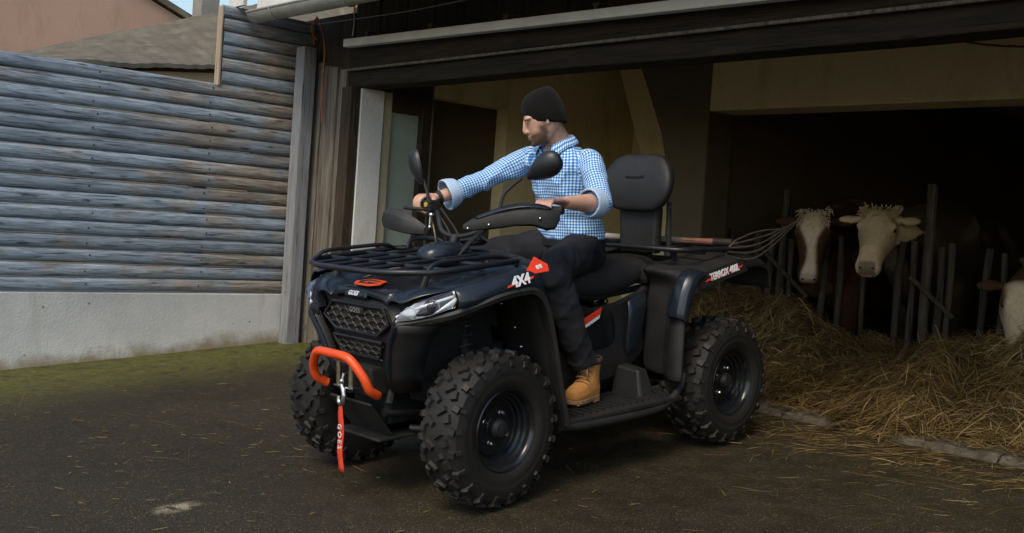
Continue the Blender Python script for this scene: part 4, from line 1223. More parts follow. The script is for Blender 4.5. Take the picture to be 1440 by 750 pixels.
for k, (p0, p1, p2) in enumerate((((.535, -.22, 1.16), (.56, -.13, 1.07), (.60, -.05, 1.0)), ((.525, -.21, 1.15), (.53, -.12, 1.06), (.60, -.03, .99)), ((.55, -.23, 1.15), (.585, -.15, 1.03), (.66, -.08, .99)), ((.515, -.20, 1.17), (.50, -.10, 1.06), (.56, -.02, 1.0)), ((.55, .19, 1.13), (.60, .11, 1.05), (.64, .06, .98)), ((.56, .20, 1.12), (.62, .13, 1.04), (.67, .09, .97)))):
    MB().tube(bez([p0, p1, p2], 6), .0055, 6).build('control_cable', 'matte_black' if k != 2 else 'grille_grey', Q, True)
# mirrors
def mirror(stem, c, face, name):
    mo = MB().tube(bez(stem, 5), .0075, 8).build(name, 'matte_black', Q, True)
    face = Vector(face).normalized()
    z_ = (Vector(c) - Vector(stem[-2])).normalized()
    side = face.cross(z_).normalized()
    up = side.cross(face).normalized()
    rings = []
    for q, w, t in ((-.098, .012, .012), (-.080, .019, .018), (-.055, .036, .030), (-.02, .052, .040), (.02, .058, .042), (.05, .052, .036), (.072, .036, .024), (.08, .016, .01)):
        ring = []
        for j in range(16):
            a = 2 * math.pi * j / 16
            ring.append(Vector(c) + up * q + side * math.cos(a) * w - face * max(0, math.sin(a)) * t + face * max(0, -math.sin(a)) * .006)
        rings.append(ring)
    MB().loft(rings).build('mirror_shell', 'rack_black', mo, True, sub=1, angle=60)
    mb = MB()
    mb.add([Vector(c) + up * (.004 + .062 * math.sin(2 * math.pi * j / 20)) + side * .046 * math.cos(2 * math.pi * j / 20) + face * .0075 for j in range(20)], [tuple(range(20))])
    mb.build('mirror_glass', 'mirror_glass', mo)
mirror([(.585, .262, 1.175), (.575, .27, 1.235), (.56, .29, 1.27), (.535, .34, 1.315)], (.475, .42, 1.366), (-.80, -.35, .15), 'mirror')
mirror([(.50, -.30, 1.17), (.495, -.315, 1.225), (.495, -.335, 1.27), (.497, -.35, 1.30)], (.50, -.385, 1.365), (-.90, .35, .1), 'mirror')
# ================================================================== RIDER  (same local frame as the quad bike)
def skin_mat():
    m, nt, b = nodes_of('skin')
    co = coords(nt)
    at = N(nt, 'ShaderNodeAttribute'); at.attribute_name = 'beard'
    al = N(nt, 'ShaderNodeAttribute'); al.attribute_name = 'flush'
    n = tex(nt, co, 30, 5)
    base = ramp(nt, n, [(.3, (.56, .32, .225)), (.7, (.66, .405, .30))])
    base = mixc(nt, al.outputs['Fac'], base, (.46, .17, .125))
    hair = tex(nt, co, 420, 3, .7)
    mul = nt.nodes.new('ShaderNodeMath'); mul.operation = 'MULTIPLY'
    nt.links.new(at.outputs['Fac'], mul.inputs[0]); nt.links.new(ramp(nt, hair, [(.3, (.55, .55, .55)), (.55, (1, 1, 1))]), mul.inputs[1])
    base = mixc(nt, mul.outputs[0], base, (.06, .032, .018))
    nt.links.new(base, b.inputs['Base Color'])
    b.inputs['Roughness'].default_value = .52
    b.inputs['Subsurface Weight'].default_value = .12
    b.inputs['Subsurface Radius'].default_value = (.012, .005, .003)
    bump(nt, b, tex(nt, co, 260, 3), .12, .002)
    MATS['skin'] = m
skin_mat()
def gingham():
    m, nt, b = nodes_of('gingham')
    at = N(nt, 'ShaderNodeAttribute'); at.attribute_name = 'uvp'
    sx = nt.nodes.new('ShaderNodeSeparateXYZ'); nt.links.new(at.outputs['Vector'], sx.inputs[0])
    outs = []
    for k in (0, 1):
        q = nt.nodes.new('ShaderNodeMath'); q.operation = 'MULTIPLY'; q.inputs[1].default_value = 1 / .0138
        nt.links.new(sx.outputs[k], q.inputs[0])
        f = nt.nodes.new('ShaderNodeMath'); f.operation = 'PINGPONG'; f.inputs[1].default_value = .5
        nt.links.new(q.outputs[0], f.inputs[0])
        r = nt.nodes.new('ShaderNodeMapRange'); r.inputs[1].default_value = .2; r.inputs[2].default_value = .3
        nt.links.new(f.outputs[0], r.inputs[0])
        outs.append(r.outputs[0])
    s = nt.nodes.new('ShaderNodeMath'); s.operation = 'ADD'
    nt.links.new(outs[0], s.inputs[0]); nt.links.new(outs[1], s.inputs[1])
    h = nt.nodes.new('ShaderNodeMath'); h.operation = 'MULTIPLY'; h.inputs[1].default_value = .5
    nt.links.new(s.outputs[0], h.inputs[0])
    c = ramp(nt, h.outputs[0], [(0, (.80, .84, .88)), (.5, (.17, .42, .74)), (1, (.010, .13, .46))])
    nt.links.new(c, b.inputs['Base Color'])
    b.inputs['Roughness'].default_value = .85
    b.inputs['Specular IOR Level'].default_value = .2
    co = coords(nt)
    bump(nt, b, mixc(nt, .3, tex(nt, co, 34, 4, .6, .8), tex(nt, co, 900, 2)), .35, .006)
    MATS['gingham'] = m
gingham()
plain('cuff_blue', (.42, .56, .74), .85, 0, .12, 14, .25, 300)
plain('denim_black', (.016, .017, .021), .85, 0, .35, 10, .35, 350, spec=.25)
plain('boot_leather', (.50, .225, .06), .7, 0, .22, 14, .25, 180, spec=.3)
plain('boot_sole', (.28, .16, .075), .75, 0, .2, 20, .3, 150)
plain('boot_collar', (.10, .05, .03), .8)
plain('lace', (.22, .15, .07), .8)
plain('hair_dark', (.03, .018, .011), .7)
plain('eye_white', (.55, .52, .48), .2)
plain('leather_black', (.014, .013, .012), .5)
def knit():
    m, nt, b = nodes_of('knit_black')
    at = N(nt, 'ShaderNodeAttribute'); at.attribute_name = 'uvp'
    w = nt.nodes.new('ShaderNodeTexWave'); w.inputs['Scale'].default_value = 1; w.inputs['Distortion'].default_value = .6; w.inputs['Detail'].default_value = 2
    mp = nt.nodes.new('ShaderNodeMapping'); mp.inputs['Scale'].default_value = (16, .0, 0)
    nt.links.new(at.outputs['Vector'], mp.inputs[0]); nt.links.new(mp.outputs[0], w.inputs['Vector'])
    b.inputs['Roughness'].default_value = .95
    b.inputs['Specular IOR Level'].default_value = .15
    b.inputs['Sheen Weight'].default_value = .04
    nt.links.new(ramp(nt, w.outputs[0], [(0, (.004, .0036, .0036)), (1, (.012, .011, .011))]), b.inputs['Base Color'])
    bump(nt, b, mixc(nt, .35, w.outputs[0], tex(nt, coords(nt), 300, 3)), .45, .003)
    MATS['knit_black'] = m
knit()

PR = empty('person', 'person in blue checked shirt, black beanie and tan boots astride the quad bike', 'person', matrix=ATV_M)
HEAD = Matrix.Translation((.052, -.008, 1.598)) @ Matrix.Rotation(R(-40), 4, 'Z') @ Matrix.Rotation(R(21), 4, 'Y') @ Matrix.Scale(.965, 4)
def V3(*a): return Vector(a)
def chain(pts, radii, k=6):
    """smooth limb path with radii interpolated along it"""
    pts4 = [tuple(p) + (r_,) for p, r_ in zip(pts, radii)]
    q = bez(pts4, k)
    return [Vector(p[:3]) for p in q], [p[3] for p in q]
def ell(c, a, b_, n=28, rot=0, p=2.0):
    out = []
    for j in range(n):
        t = 2 * math.pi * j / n
        ct, st = math.cos(t), math.sin(t)
        x, y = a * math.copysign(abs(ct) ** (2 / p), ct), b_ * math.copysign(abs(st) ** (2 / p), st)
        out.append((c[0] + x * math.cos(rot) - y * math.sin(rot), c[1] + x * math.sin(rot) + y * math.cos(rot), c[2]))
    return out
# joints
NS, NE, NWr = V3(-.075, .185, 1.395), V3(.025, .338, 1.205), V3(.290, .362, 1.212)
FS, FE, FWr = V3(-.055, -.20, 1.405), V3(.185, -.275, 1.295), V3(.405, -.345, 1.214)
HIPN, KNEEN, ANKN = V3(-.135, .10, .965), V3(.285, .295, .905), V3(.088, .345, .415)
HIPF, KNEEF, ANKF = V3(-.135, -.10, .965), V3(.285, -.295, .905), V3(.13, -.345, .40)
TW = R(-8)
TORSO = [(.955, -.150, .105, .150), (1.00, -.152, .110, .153), (1.06, -.150, .112, .152), (1.13, -.143, .112, .153), (1.20, -.132, .116, .163), (1.28, -.115, .122, .176), (1.35, -.100, .118, .186), (1.40, -.090, .104, .176), (1.435, -.078, .085, .135), (1.465, -.066, .066, .080)]

# ---- body: one continuous surface (head, neck, trunk, arms, hands, legs)
body = MB()
def H(x, y, z): return HEAD @ Vector((x, y, z))
hr = [(.118, -.012, .025, .022), (.108, -.012, .056, .046), (.085, -.011, .080, .062), (.055, -.009, .092, .071), (.025, -.006, .0955, .0745), (-.005, -.004, .0935, .0745), (-.03, -.002, .090, .0715), (-.055, .006, .083, .066), (-.075, .018, .073, .060), (-.095, .034, .058, .051), (-.110, .048, .042, .039), (-.120, .056, .024, .022)]
body.loft([[H(*p) for p in ell((c, 0, z), a, b_, 30, 0, 2.15)] for z, c, a, b_ in hr])
for s_ in (1, -1):
    body.ball(H(.070, s_ * .028, .020), (.021, .034, .011), rot=HEAD.to_3x3())            # brow
    body.ball(H(.070, s_ * .031, .001), (.0135, .0160, .0125), rot=HEAD.to_3x3())         # lid
    body.ball(H(-.010, s_ * .0755, -.016), (.014, .007, .025), rot=HEAD.to_3x3() @ Matrix.Rotation(R(-10), 3, 'Y'))   # ear
    body.ball(H(.094, s_ * .0085, -.0415), (.013, .0095, .0085), rot=HEAD.to_3x3())          # nostril wing
body.tube([H(.083, 0, .020), H(.093, 0, .004), H(.101, 0, -.016), H(.1075, 0, -.031), H(.107, 0, -.0385), H(.096, 0, -.043), H(.085, 0, -.05)], [.009, .0088, .0092, .0096, .0095, .0100, .012], 12)
body.ball(H(.0945, 0, -.066), (.009, .022, .0065), rot=HEAD.to_3x3())
body.ball(H(.0925, 0, -.079), (.010, .019, .0070), rot=HEAD.to_3x3())
body.ball(H(.083, 0, -.106), (.017, .024, .015), rot=HEAD.to_3x3())
nk, nkr = chain([(-.070, 0, 1.42), (-.055, 0, 1.475), (-.020, -.004, 1.525), (.005, -.005, 1.565)], [.085, .064, .060, .062])
body.tube(nk, nkr, 22)
body.loft([ell((x, 0, z), a, b_, 28, TW, 2.3) for z, x, a, b_ in TORSO])
for S, E_, W_ in ((NS, NE, NWr), (FS, FE, FWr)):
    d = (W_ - E_)
    p, r_ = chain([S + V3(0, -.06 if S.y > 0 else .06, .0), S, (S + E_) / 2, E_, E_ + d * .25, E_ + d * .6, W_], [.05, .054, .048, .042, .044, .036, .0275])
    body.tube(p, r_, 18)
for h_, k_, a_ in ((HIPN, KNEEN, ANKN), (HIPF, KNEEF, ANKF)):
    p, r_ = chain([h_, h_ * .5 + k_ * .5, k_, k_ * .7 + a_ * .3, a_ * .8 + k_ * .2, a_], [.09, .078, .056, .048, .028, .026])
    body.tube(p, r_, 18)
    p2, r2 = chain([a_, a_ + V3(.02, 0, -.06), a_ + V3(.10, 0, -.085)], [.026, .028, .024])
    body.tube(p2, r2, 14)
def hand(g0, g1, wrist):
    """five fingers closed round the grip g0 (inner) -> g1 (outer)"""
    g0, g1 = Vector(g0), Vector(g1)
    ax = (g1 - g0).normalized()
    c = (g0 + g1) / 2
    e1 = (wrist - c); e1 = (e1 - ax * e1.dot(ax)).normalized()
    e2 = Vector((0, 0, 1)); e2 = (e2 - ax * e2.dot(ax) - e1 * e2.dot(e1)).normalized()
    def at(o_, a, b_): return c + ax * o_ + e1 * a + e2 * b_
    for k, (o_, L, r_) in enumerate(((-.033, .96, .0092), (-.011, 1.0, .0096), (.011, .97, .0092), (.032, .86, .0082))):
        pts = [at(o_ * .85, .040, .030), at(o_, .008, .040), at(o_, -.022 * L, .031), at(o_, -.036 * L, .004), at(o_, -.027 * L, -.024), at(o_, -.004, -.031)]
        p, rr = chain(pts, [r_ * 1.05, r_ * 1.12, r_, r_ * 1.05, r_ * .95, r_ * .75], 5)
        body.tube(p, rr, 10)
    p, rr = chain([at(-.018, .062, .012), at(-.050, .034, .004), at(-.056, .006, -.018), at(-.040, -.016, -.030), at(-.024, -.024, -.033)], [.017, .0135, .011, .0100, .0080], 5)
    body.tube(p, rr, 10)
    rings = []
    wl = (wrist - c).length
    for t, w, h_, dz in ((.0, .036, .0105, .036), (.3, .041, .014, .030), (.6, .038, .0165, .020), (.85, .031, .019, .008), (1.05, .027, .024, 0)):
        p0 = at(0, .012, 0).lerp(wrist, t) + e2 * dz
        rings.append([p0 + ax * math.cos(2 * math.pi * j / 16) * w + e2 * math.sin(2 * math.pi * j / 16) * h_ for j in range(16)])
    body.loft(rings)
hand((.435, .325, 1.179), (.402, .428, 1.182), NWr)
hand((.487, -.325, 1.179), (.457, -.428, 1.182), FWr)
bm_ = fuse(body, .0042, 5, .45)
P_ = co_of(bm_)
Hi = np.array(HEAD.inverted())
hl = P_ @ Hi[:3, :3].T + Hi[:3, 3]
x_, y_, z_ = hl[:, 0], hl[:, 1], hl[:, 2]
sm = lambda v, a, b_: np.clip((v - a) / (b_ - a), 0, 1)
jaw = sm(-z_, .046, .066) * sm(x_, .005, .022) * sm(z_, -.134, -.118)
side = sm(x_, -.005, .012) * sm(-z_, .015, .04) * sm(np.abs(y_), .05, .06) * sm(-x_, -.055, -.035) * sm(z_, -.125, -.105)
lip = np.exp(-((z_ + .073) / .0095) ** 2) * np.exp(-(y_ / .022) ** 2) * sm(x_, .085, .092)
beard = np.clip(np.maximum(jaw, side) * (1 - lip * .95), 0, 1) * 1.0
beard[np.abs(hl).max(1) > .17] = 0
flush = np.clip(lip * .8, 0, 1) + np.where(np.abs(hl).max(1) < .15, .25 * np.exp(-((x_ - .1) / .03) ** 2 - ((z_ + .035) / .025) ** 2), 0)
fattr(bm_, 'beard', beard); fattr(bm_, 'flush', np.clip(flush, 0, 1) + np.where(hl[:, 2] < -.25, .12, 0))
link_mesh('body', bm_, 'skin', PR)
for s_ in (1, -1):
    MB().ball(H(.0805, s_ * .031, -.002), (.0055, .0090, .0022), rot=HEAD.to_3x3()).build('eye', 'hair_dark', PR, True)
    MB().tube([H(.0900, s_ * .010, .016), H(.0905, s_ * .026, .0195), H(.083, s_ * .044, .017), H(.073, s_ * .055, .010)], [.0016, .0026, .0024, .0012], 8).build('eyebrow', 'hair_dark', PR, True)
# ---- beanie
rings = []; UV = []
for i in range(19):
    q = i / 18
    tilt = .030
    if q < .25:
        zz = .024 + (q / .25) * .035; k_ = (1 - q / .25); a, b_ = .1035 - .0065 * k_, .0845 - .006 * k_
    else:
        t = (q - .25) / .75
        zz = .059 + .088 * math.sin(t * math.pi / 2); f = math.cos(t * math.pi / 2) ** .60
        a, b_ = .1035 * f, .0845 * f
    ring = []
    for j in range(144):
        th = 2 * math.pi * j / 144
        rib = 1 + .0035 * math.cos(36 * th)
        lumps = 1 + .045 * noise.noise((math.cos(th) * 1.5, math.sin(th) * 1.5, q * 3)) + .015 * noise.noise((math.cos(th) * 5, math.sin(th) * 5, q * 9))
        bk = 1 - .075 * max(0, -math.cos(th)) * max(0, 1 - q / .4)
        x, y = -.012 + a * bk * rib * lumps * math.cos(th), b_ * rib * lumps * math.sin(th)
        drop = (x * .42 - .040) * (1 - q) ** 1.5
        ring.append(H(x - .022 * q * q, y, zz + drop - .006))
        UV.append((th * .09 * 60 / 24, q * .2, 0))
    rings.append(ring)
mb = MB().loft([[H(*p) for p in ell((-.012, 0, .03), .09, .074, 144)]] + rings, cap=False)
me = mb.mesh('beanie'); me.shade_smooth()
vattr(me, 'uvp', [(0, 0, 0)] * 144 + UV)
link_mesh('beanie', me, 'knit_black', PR)

# ---- shirt
SLV = []
def sleeve(mb, pts, radii):
    p, r_ = chain(pts, radii, 7)
    mb.tube(p, r_, 24)
    SLV.append((p, r_))
sh = MB()
rt = []
for z, x, a, b_ in TORSO:
    if z < 1.0: continue
    g = .020 if z < 1.25 else .013
    g += .006 * math.sin(z * 60) if z < 1.15 else 0
    rt.append(ell((x - .002, 0, z), a + g, b_ + g, 40, TW, 2.35))
rt = [ell((-.152, 0, .985), .120, .163, 40, TW, 2.4)] + rt
sh.loft(rt)
nd = (NWr - NE)
fd = (FWr - FE)
sleeve(sh, [NS + V3(.0, -.07, .0), NS, NS * .55 + NE * .45, NE, NE + nd * .20, NE + nd * .30], [.054, .061, .056, .053, .053, .053])
sleeve(sh, [FS + V3(.0, .07, .0), FS, FS * .5 + FE * .5, FE, FE + fd * .45, FE + fd * .72], [.056, .062, .055, .049, .046, .045])
me = fuse(sh, .0062, 6, .5)
C_ = co_of(me)
# folds: broad soft creases
nz = np.array([noise.noise((p[0] * 9, p[1] * 9, p[2] * 16)) * .6 + noise.noise((p[0] * 22, p[1] * 22, p[2] * 30 + 5)) * .4 for p in C_.tolist()], np.float32)
nrm = np.empty(len(me.vertices) * 3, np.float32); me.vertices.foreach_get('normal', nrm); nrm = nrm.reshape(-1, 3)
rg_ = np.array([(1 - abs(noise.noise((p[0] * 5 + p[2] * 5, p[1] * 6 - p[0] * 4, p[2] * 6 + p[1] * 5)))) ** 5 - .25 for p in C_.tolist()], np.float32)
C2 = C_ + nrm * (nz[:, None] * .010 + rg_[:, None] * .010)
# pattern coordinates: along and round the trunk or the nearest sleeve
ang = np.arctan2(C_[:, 1], C_[:, 0] + .12)
uv = np.stack([ang * .150, C_[:, 2] - .25 * (np.abs(C_[:, 1]) > 9), np.zeros(len(C_))], 1)
best = np.full(len(C_), .0)
for idx, (p, r_) in enumerate(SLV):
    pa = np.array([tuple(v) for v in p]); ra = np.array(r_)
    d = np.linalg.norm(C_[:, None, :] - pa[None], axis=2)
    k = d.argmin(1); dm = d.min(1)
    sel = (dm < ra[k] * 1.22) & (np.abs(C_[:, 1]) > .165) & (k > 4)
    seglen = np.concatenate([[0], np.cumsum(np.linalg.norm(np.diff(pa, axis=0), axis=1))])
    T = np.gradient(pa, axis=0); T /= np.linalg.norm(T, axis=1)[:, None]
    rel = C_ - pa[k]
    along = seglen[k] + (rel * T[k]).sum(1)
    ref = np.array((0, 0, 1.0)); e1 = np.cross(T, ref); e1 /= np.linalg.norm(e1, axis=1)[:, None]; e2 = np.cross(T, e1)
    a_ = np.arctan2((rel * e2[k]).sum(1), (rel * e1[k]).sum(1))
    uv[sel] = np.stack([a_ * .058, along, np.full(len(C_), 0)], 1)[sel]
vattr(me, 'uvp', uv)
set_co(me, C2)
shirt = link_mesh('shirt', me, 'gingham', PR)
def uv_grid(rows, name, mat, solid=.004, sub=1):
    mb = MB().grid(rows)
    me = mb.mesh(name); me.shade_smooth()
    w = len(rows[0])
    L = []
    for i, r_ in enumerate(rows):
        acc = 0
        for j, p in enumerate(r_):
            if j: acc += (Vector(p) - Vector(r_[j - 1])).length
            L.append((acc, i * .016, 0))
    vattr(me, 'uvp', L)
    o = link_mesh(name, me, mat, PR)
    md = o.modifiers.new('solid', 'SOLIDIFY'); md.thickness = solid; md.offset = 0
    if sub:
        md = o.modifiers.new('sub', 'SUBSURF'); md.levels = sub; md.render_levels = sub
    return o
# collar: stands up round the neck, open in front, points folded down
NB = Matrix.Translation((-.052, 0, 1.462)) @ Matrix.Rotation(R(-12), 4, 'Z') @ Matrix.Rotation(R(16), 4, 'Y')
rows = []
for q, (rad, z) in enumerate(((.074, -.012), (.071, .016), (.071, .040), (.079, .044), (.090, .024), (.100, .002))):
    row = []
    for j in range(33):
        th = R(34) + (2 * math.pi - R(68)) * j / 32
        e = min(j, 32 - j) / 32
        droop = -.030 * max(0, 1 - e * 7) * (1 if q > 3 else .5)
        fl = 1 + (.25 * max(0, 1 - e * 6) if q > 3 else .06 * max(0, 1 - e * 6))
        row.append(NB @ Vector((rad * fl * math.cos(th), rad * fl * math.sin(th) * 1.05, z + droop)))
    rows.append(row)
uv_grid(rows, 'collar', 'gingham', .003)
# open placket showing skin below the neck
vz = [V3(.062, -.022, 1.405), V3(.052, .005, 1.452)]
mb = MB()
pl_o = [(.012, -.050, 1.475), (.005, .030, 1.478), (.0325, -.012, 1.385)]
NBv = [NB @ Vector(p) for p in ((.060, .040, .012), (.060, -.040, .012), (.098, -.004, -.085), (.088, .0, -.03))]
me = MB().add(NBv, [(0, 3, 1), (0, 2, 3), (1, 3, 2)]).mesh('open_neck'); me.shade_smooth()
o = link_mesh('open_neck', me, 'skin', PR)
fattr(me, 'beard', [0] * 4); fattr(me, 'flush', [.2] * 4)
md = o.modifiers.new('solid', 'SOLIDIFY'); md.thickness = .006
for s_ in (1, -1):
    rows = []
    for t in range(7):
        q = t / 6
        c = (NB @ Vector((.066, .044 * s_, .010))).lerp(NB @ Vector((.101, -.002 + .004 * s_, -.092)), q) + Vector((.006, 0, 0))
        sd_ = NB.to_3x3() @ Vector((-.2, s_, .1))
        rows.append([c - sd_ * .002, c + sd_ * .010 + Vector((.004, 0, 0)), c + sd_ * .022])
    uv_grid(rows, 'placket', 'gingham', .003)
for k in range(4):
    c = NB @ Vector((.108 - .004 * k, .002, -.098 - .075 * k))
    MB().ball(c + Vector((.008, 0, 0)), (.003, .006, .006), 10, 8).build('button', 'decal_white', PR, True)
# turned-back cuffs
def cuff(c0, c1, r0, r1, name='cuff'):
    c0, c1 = Vector(c0), Vector(c1)
    d = (c1 - c0)
    rings = []
    for t, rr in ((0, r0 * .93), (.0, r0), (.5, (r0 + r1) / 2 * 1.03), (1, r1), (1.02, r1 * .95), (.9, r1 * .86)):
        fr = frames([c0, c1])[0]
        ring = []
        for j in range(28):
            th = 2 * math.pi * j / 28
            w = 1 + .07 * noise.noise((math.cos(th) * 1.4, math.sin(th) * 1.4, t * 2 + c0.y * 9))
            ring.append(c0 + d * t + (fr[2] * math.cos(th) + fr[3] * math.sin(th)) * rr * w + d.normalized() * .006 * noise.noise((math.cos(th) * 2, math.sin(th) * 2, 3)))
        rings.append(ring)
    MB().loft(rings, cap=False).build(name, 'cuff_blue', PR, True, solid=.004, sub=1, angle=80)
cuff(NE + nd * .10, NE + nd * .36, .068, .066)
cuff(FE + fd * .58, FE + fd * .84, .060, .078)
MB().tube([FWr - fd.normalized() * .012, FWr + fd.normalized() * .008], .0325, 18).build('wrist_strap', 'leather_black', PR, True)

# ---- trousers
tr = MB()
tr.loft([ell((x, 0, z), a, b_, 32, 0, 2.5) for z, x, a, b_ in ((.895, -.15, .13, .15), (.93, -.155, .145, .172), (.97, -.155, .140, .172), (1.01, -.153, .128, .168), (1.035, -.152, .124, .165))])
for h_, k_, a_ in ((HIPN, KNEEN, ANKN), (HIPF, KNEEF, ANKF)):
    d = (a_ - k_)
    p, r_ = chain([h_, h_ * .5 + k_ * .5 + V3(0, 0, .008), k_ + V3(-.012, 0, .006), k_ + d * .16, k_ + d * .5, k_ + d * .80, k_ + d * .89], [.106, .090, .076, .071, .065, .063, .064], 8)
    tr.tube(p, r_, 26)
me = fuse(tr, .0075, 6, .5)
C_ = co_of(me)
nrm = np.empty(len(me.vertices) * 3, np.float32); me.vertices.foreach_get('normal', nrm); nrm = nrm.reshape(-1, 3)
nz = np.array([noise.noise((p[0] * 9, p[1] * 8, p[2] * 7 + p[0] * 8)) + .5 * noise.noise((p[0] * 26, p[1] * 20, p[2] * 34)) for p in C_.tolist()], np.float32)
set_co(me, C_ + nrm * (nz[:, None] * .008 + np.array([((1 - abs(noise.noise((p[0] * 6, p[1] * 5, p[2] * 7 + p[0] * 9)))) ** 5 - .2) * .006 for p in C_.tolist()], np.float32)[:, None]))
link_mesh('trousers', me, 'denim_black', PR)
MB().loft([ell((-.152, 0, z), a, b_, 36, TW, 2.45) for z, a, b_ in ((.990, .1435, .181), (.992, .1455, .183), (1.022, .1435, .181), (1.024, .139, .177))], cap=False).build('belt', 'leather_black', PR, True, solid=.003)

# ---- boots
def boot(a_, yaw):
    M = Matrix.Translation((a_.x - .008, a_.y, .310)) @ Matrix.Rotation(yaw, 4, 'Z') @ Matrix.Diagonal((.86, .95, 1, 1))
    up = MB()
    rings = []
    for x, w, h_, z0 in ((-.075, .026, .075, .022), (-.068, .036, .10, .022), (-.045, .041, .125, .022), (-.01, .043, .120, .022), (.03, .044, .098, .022), (.07, .047, .078, .022), (.11, .049, .066, .022), (.145, .044, .058, .022), (.168, .032, .048, .022), (.176, .018, .036, .022)):
        rings.append([M @ Vector((x, y * w, z0 + q * h_)) for y, q in ((-.92, 0), (-1, .3), (-.86, .7), (-.5, .95), (0, 1.0), (.5, .95), (.86, .7), (1, .3), (.92, 0))])
    up.loft(rings)
    up.loft([[M @ Vector(p) for p in ell((xc, 0, z), a, b_, 24, 0, 2.2)] for z, xc, a, b_ in ((.06, -.018, .058, .042), (.10, -.020, .058, .043), (.13, -.022, .056, .044), (.16, -.026, .058, .046), (.185, -.030, .060, .048))])
    me = fuse(up, .005, 3, .5)
    b_ = link_mesh('boot', me, 'boot_leather', PR)
    so = MB()
    out = [(-.080, 0), (-.076, -.028), (-.05, -.042), (0, -.043), (.05, -.046), (.10, -.053), (.14, -.049), (.168, -.034), (.182, 0), (.168, .034), (.14, .049), (.10, .053), (.05, .046), (0, .043), (-.05, .042), (-.076, .028)]
    so.prism(out, .018, M @ Matrix.Translation((0, 0, .006)))
    so.prism([(x, y) for x, y in out if x < .01], .012, M @ Matrix.Translation((0, 0, -.006)))
    for k in range(5):
        so.box(M @ Vector((.05 + k * .026, 0, .003)), (.014, .09, .008), M.to_3x3())
    so.build('sole', 'boot_sole', b_, bevel=.003)
    MB().loft([[M @ Vector(p) for p in ell((-.030, 0, z), a, q, 24, 0, 2.2)] for z, a, q in ((.168, .062, .050), (.186, .066, .054), (.196, .063, .051), (.194, .056, .044))], cap=False).build('boot_collar', 'boot_collar', b_, True, solid=.003)
    MB().loft([[M @ Vector((x, y * 1.02, z)) for x, y, z in ((-.077, -.018, .05), (-.074, -.034, .075), (-.05, -.045, .083), (-.02, -.0455, .085), (.012, -.044, .078))], [M @ Vector((x, y * 1.02, z)) for x, y, z in ((-.077, -.018, .054), (-.074, -.034, .079), (-.05, -.045, .087), (-.02, -.0455, .089), (.012, -.044, .082))]], closed=False).build('stitching', 'lace', b_, solid=.002)
    for k in range(5):
        t = k / 4
        x, z = .018 + .038 * t * 0 + .012 * (1 - t) * 2, .150 - .038 * k * .62
        xx, zz = .030 + k * .012, .166 - k * .018
        la = MB().tube(bez([M @ Vector((xx - .020, -.038, zz - .012)), M @ Vector((xx + .004, -.018, zz + .004)), M @ Vector((xx + .002, .018, zz + .004)), M @ Vector((xx - .020, .038, zz - .012))], 5), .0032, 6)
        la.build('lace', 'lace', b_, True)
    MB().tube(bez([M @ Vector((.04, .01, .150)), M @ Vector((.062, .03, .150)), M @ Vector((.07, .036, .125)), M @ Vector((.055, .03, .118))], 5), .0032, 6).build('lace', 'lace', b_, True)
boot(ANKN + V3(.012, .0, 0), R(10))
boot(ANKF + V3(.012, .0, 0), R(-10))
# ================================================================== FEED FENCE AND COWS
def build_fence():
    F = empty('feed_fence', 'row of rough upright feed-fence posts in front of the cows', 'fence', matrix=Matrix.Translation((-3, 6.42, .405)))
    inv = Vector((3, -6.42, -.405))
    def P(mb, name, **kw):
        mb.v = [tuple(Vector(v) + inv) for v in mb.v]
        return mb.build(name, 'old_post', F, smooth=True, **kw)
    tops = {3: 1.72, 10: 1.78}
    xs = FENCE_X
    for i, x in enumerate(xs):
        zt = tops.get(i, 1.40 + rnd.uniform(-.03, .03))
        P(MB().tube([(x + rnd.uniform(-.015, .015) * (k in (0, 4)) + rnd.uniform(-.006, .006), 6.42 + rnd.uniform(-.008, .008), .38 + (zt - .38) * k / 4) for k in range(5)], [(.030 if i in tops else rnd.uniform(.018, .026)) * rnd.uniform(.9, 1.1) for k in range(5)], 9), 'upright_post')
    for a, b_ in (((-4.45, 6.385, 1.31), (-4.02, 6.385, .98)), ((-3.28, 6.385, 1.18), (-2.98, 6.385, .95)), ((-2.6, 6.385, 1.35), (-2.35, 6.385, .95))):
        P(MB().tube([a, b_], .016, 8), 'slanted_bar')
    P(MB().tube([(-4.75, 6.42, .52), (3.8, 6.42, .52)], .022, 8), 'bottom_rail')
    pass
FENCE_X = [-4.72, -4.49, -4.36, -4.26, -4.19, -3.94 + .02, -3.80, -3.62, -3.38, -3.28, -3.19, -3.10, -3.03, -2.82, -2.70, -2.50, -2.3, -2.1, -1.7, -1.3, -.9, -.5]
wood('old_post', [(.25, (.016, .012, .008)), (.5, (.042, .033, .022)), (.75, (.09, .072, .05))], 'Z', .9)
build_fence()

def hide_mat(name, dark, light):
    m, nt, b = nodes_of(name)
    co = coords(nt)
    at = N(nt, 'ShaderNodeAttribute'); at.attribute_name = 'patch'
    an = N(nt, 'ShaderNodeAttribute'); an.attribute_name = 'nose'
    fur = tex(nt, coords(nt, 'Object', (1, 1, .4)), 60, 6, .7)
    d = ramp(nt, fur, [(.3, [c * .6 for c in dark]), (.7, [c * 1.3 for c in dark])])
    l = ramp(nt, fur, [(.3, [c * .72 for c in light]), (.7, light)])
    c = mixc(nt, at.outputs['Fac'], d, l)
    c = mixc(nt, an.outputs['Fac'], c, (.07, .045, .04))
    nt.links.new(c, b.inputs['Base Color'])
    b.inputs['Roughness'].default_value = .8
    b.inputs['Specular IOR Level'].default_value = .1
    bump(nt, b, fur, .5, .01)
    MATS[name] = m
hide_mat('brown_hide', (.055, .026, .012), (.56, .44, .29))
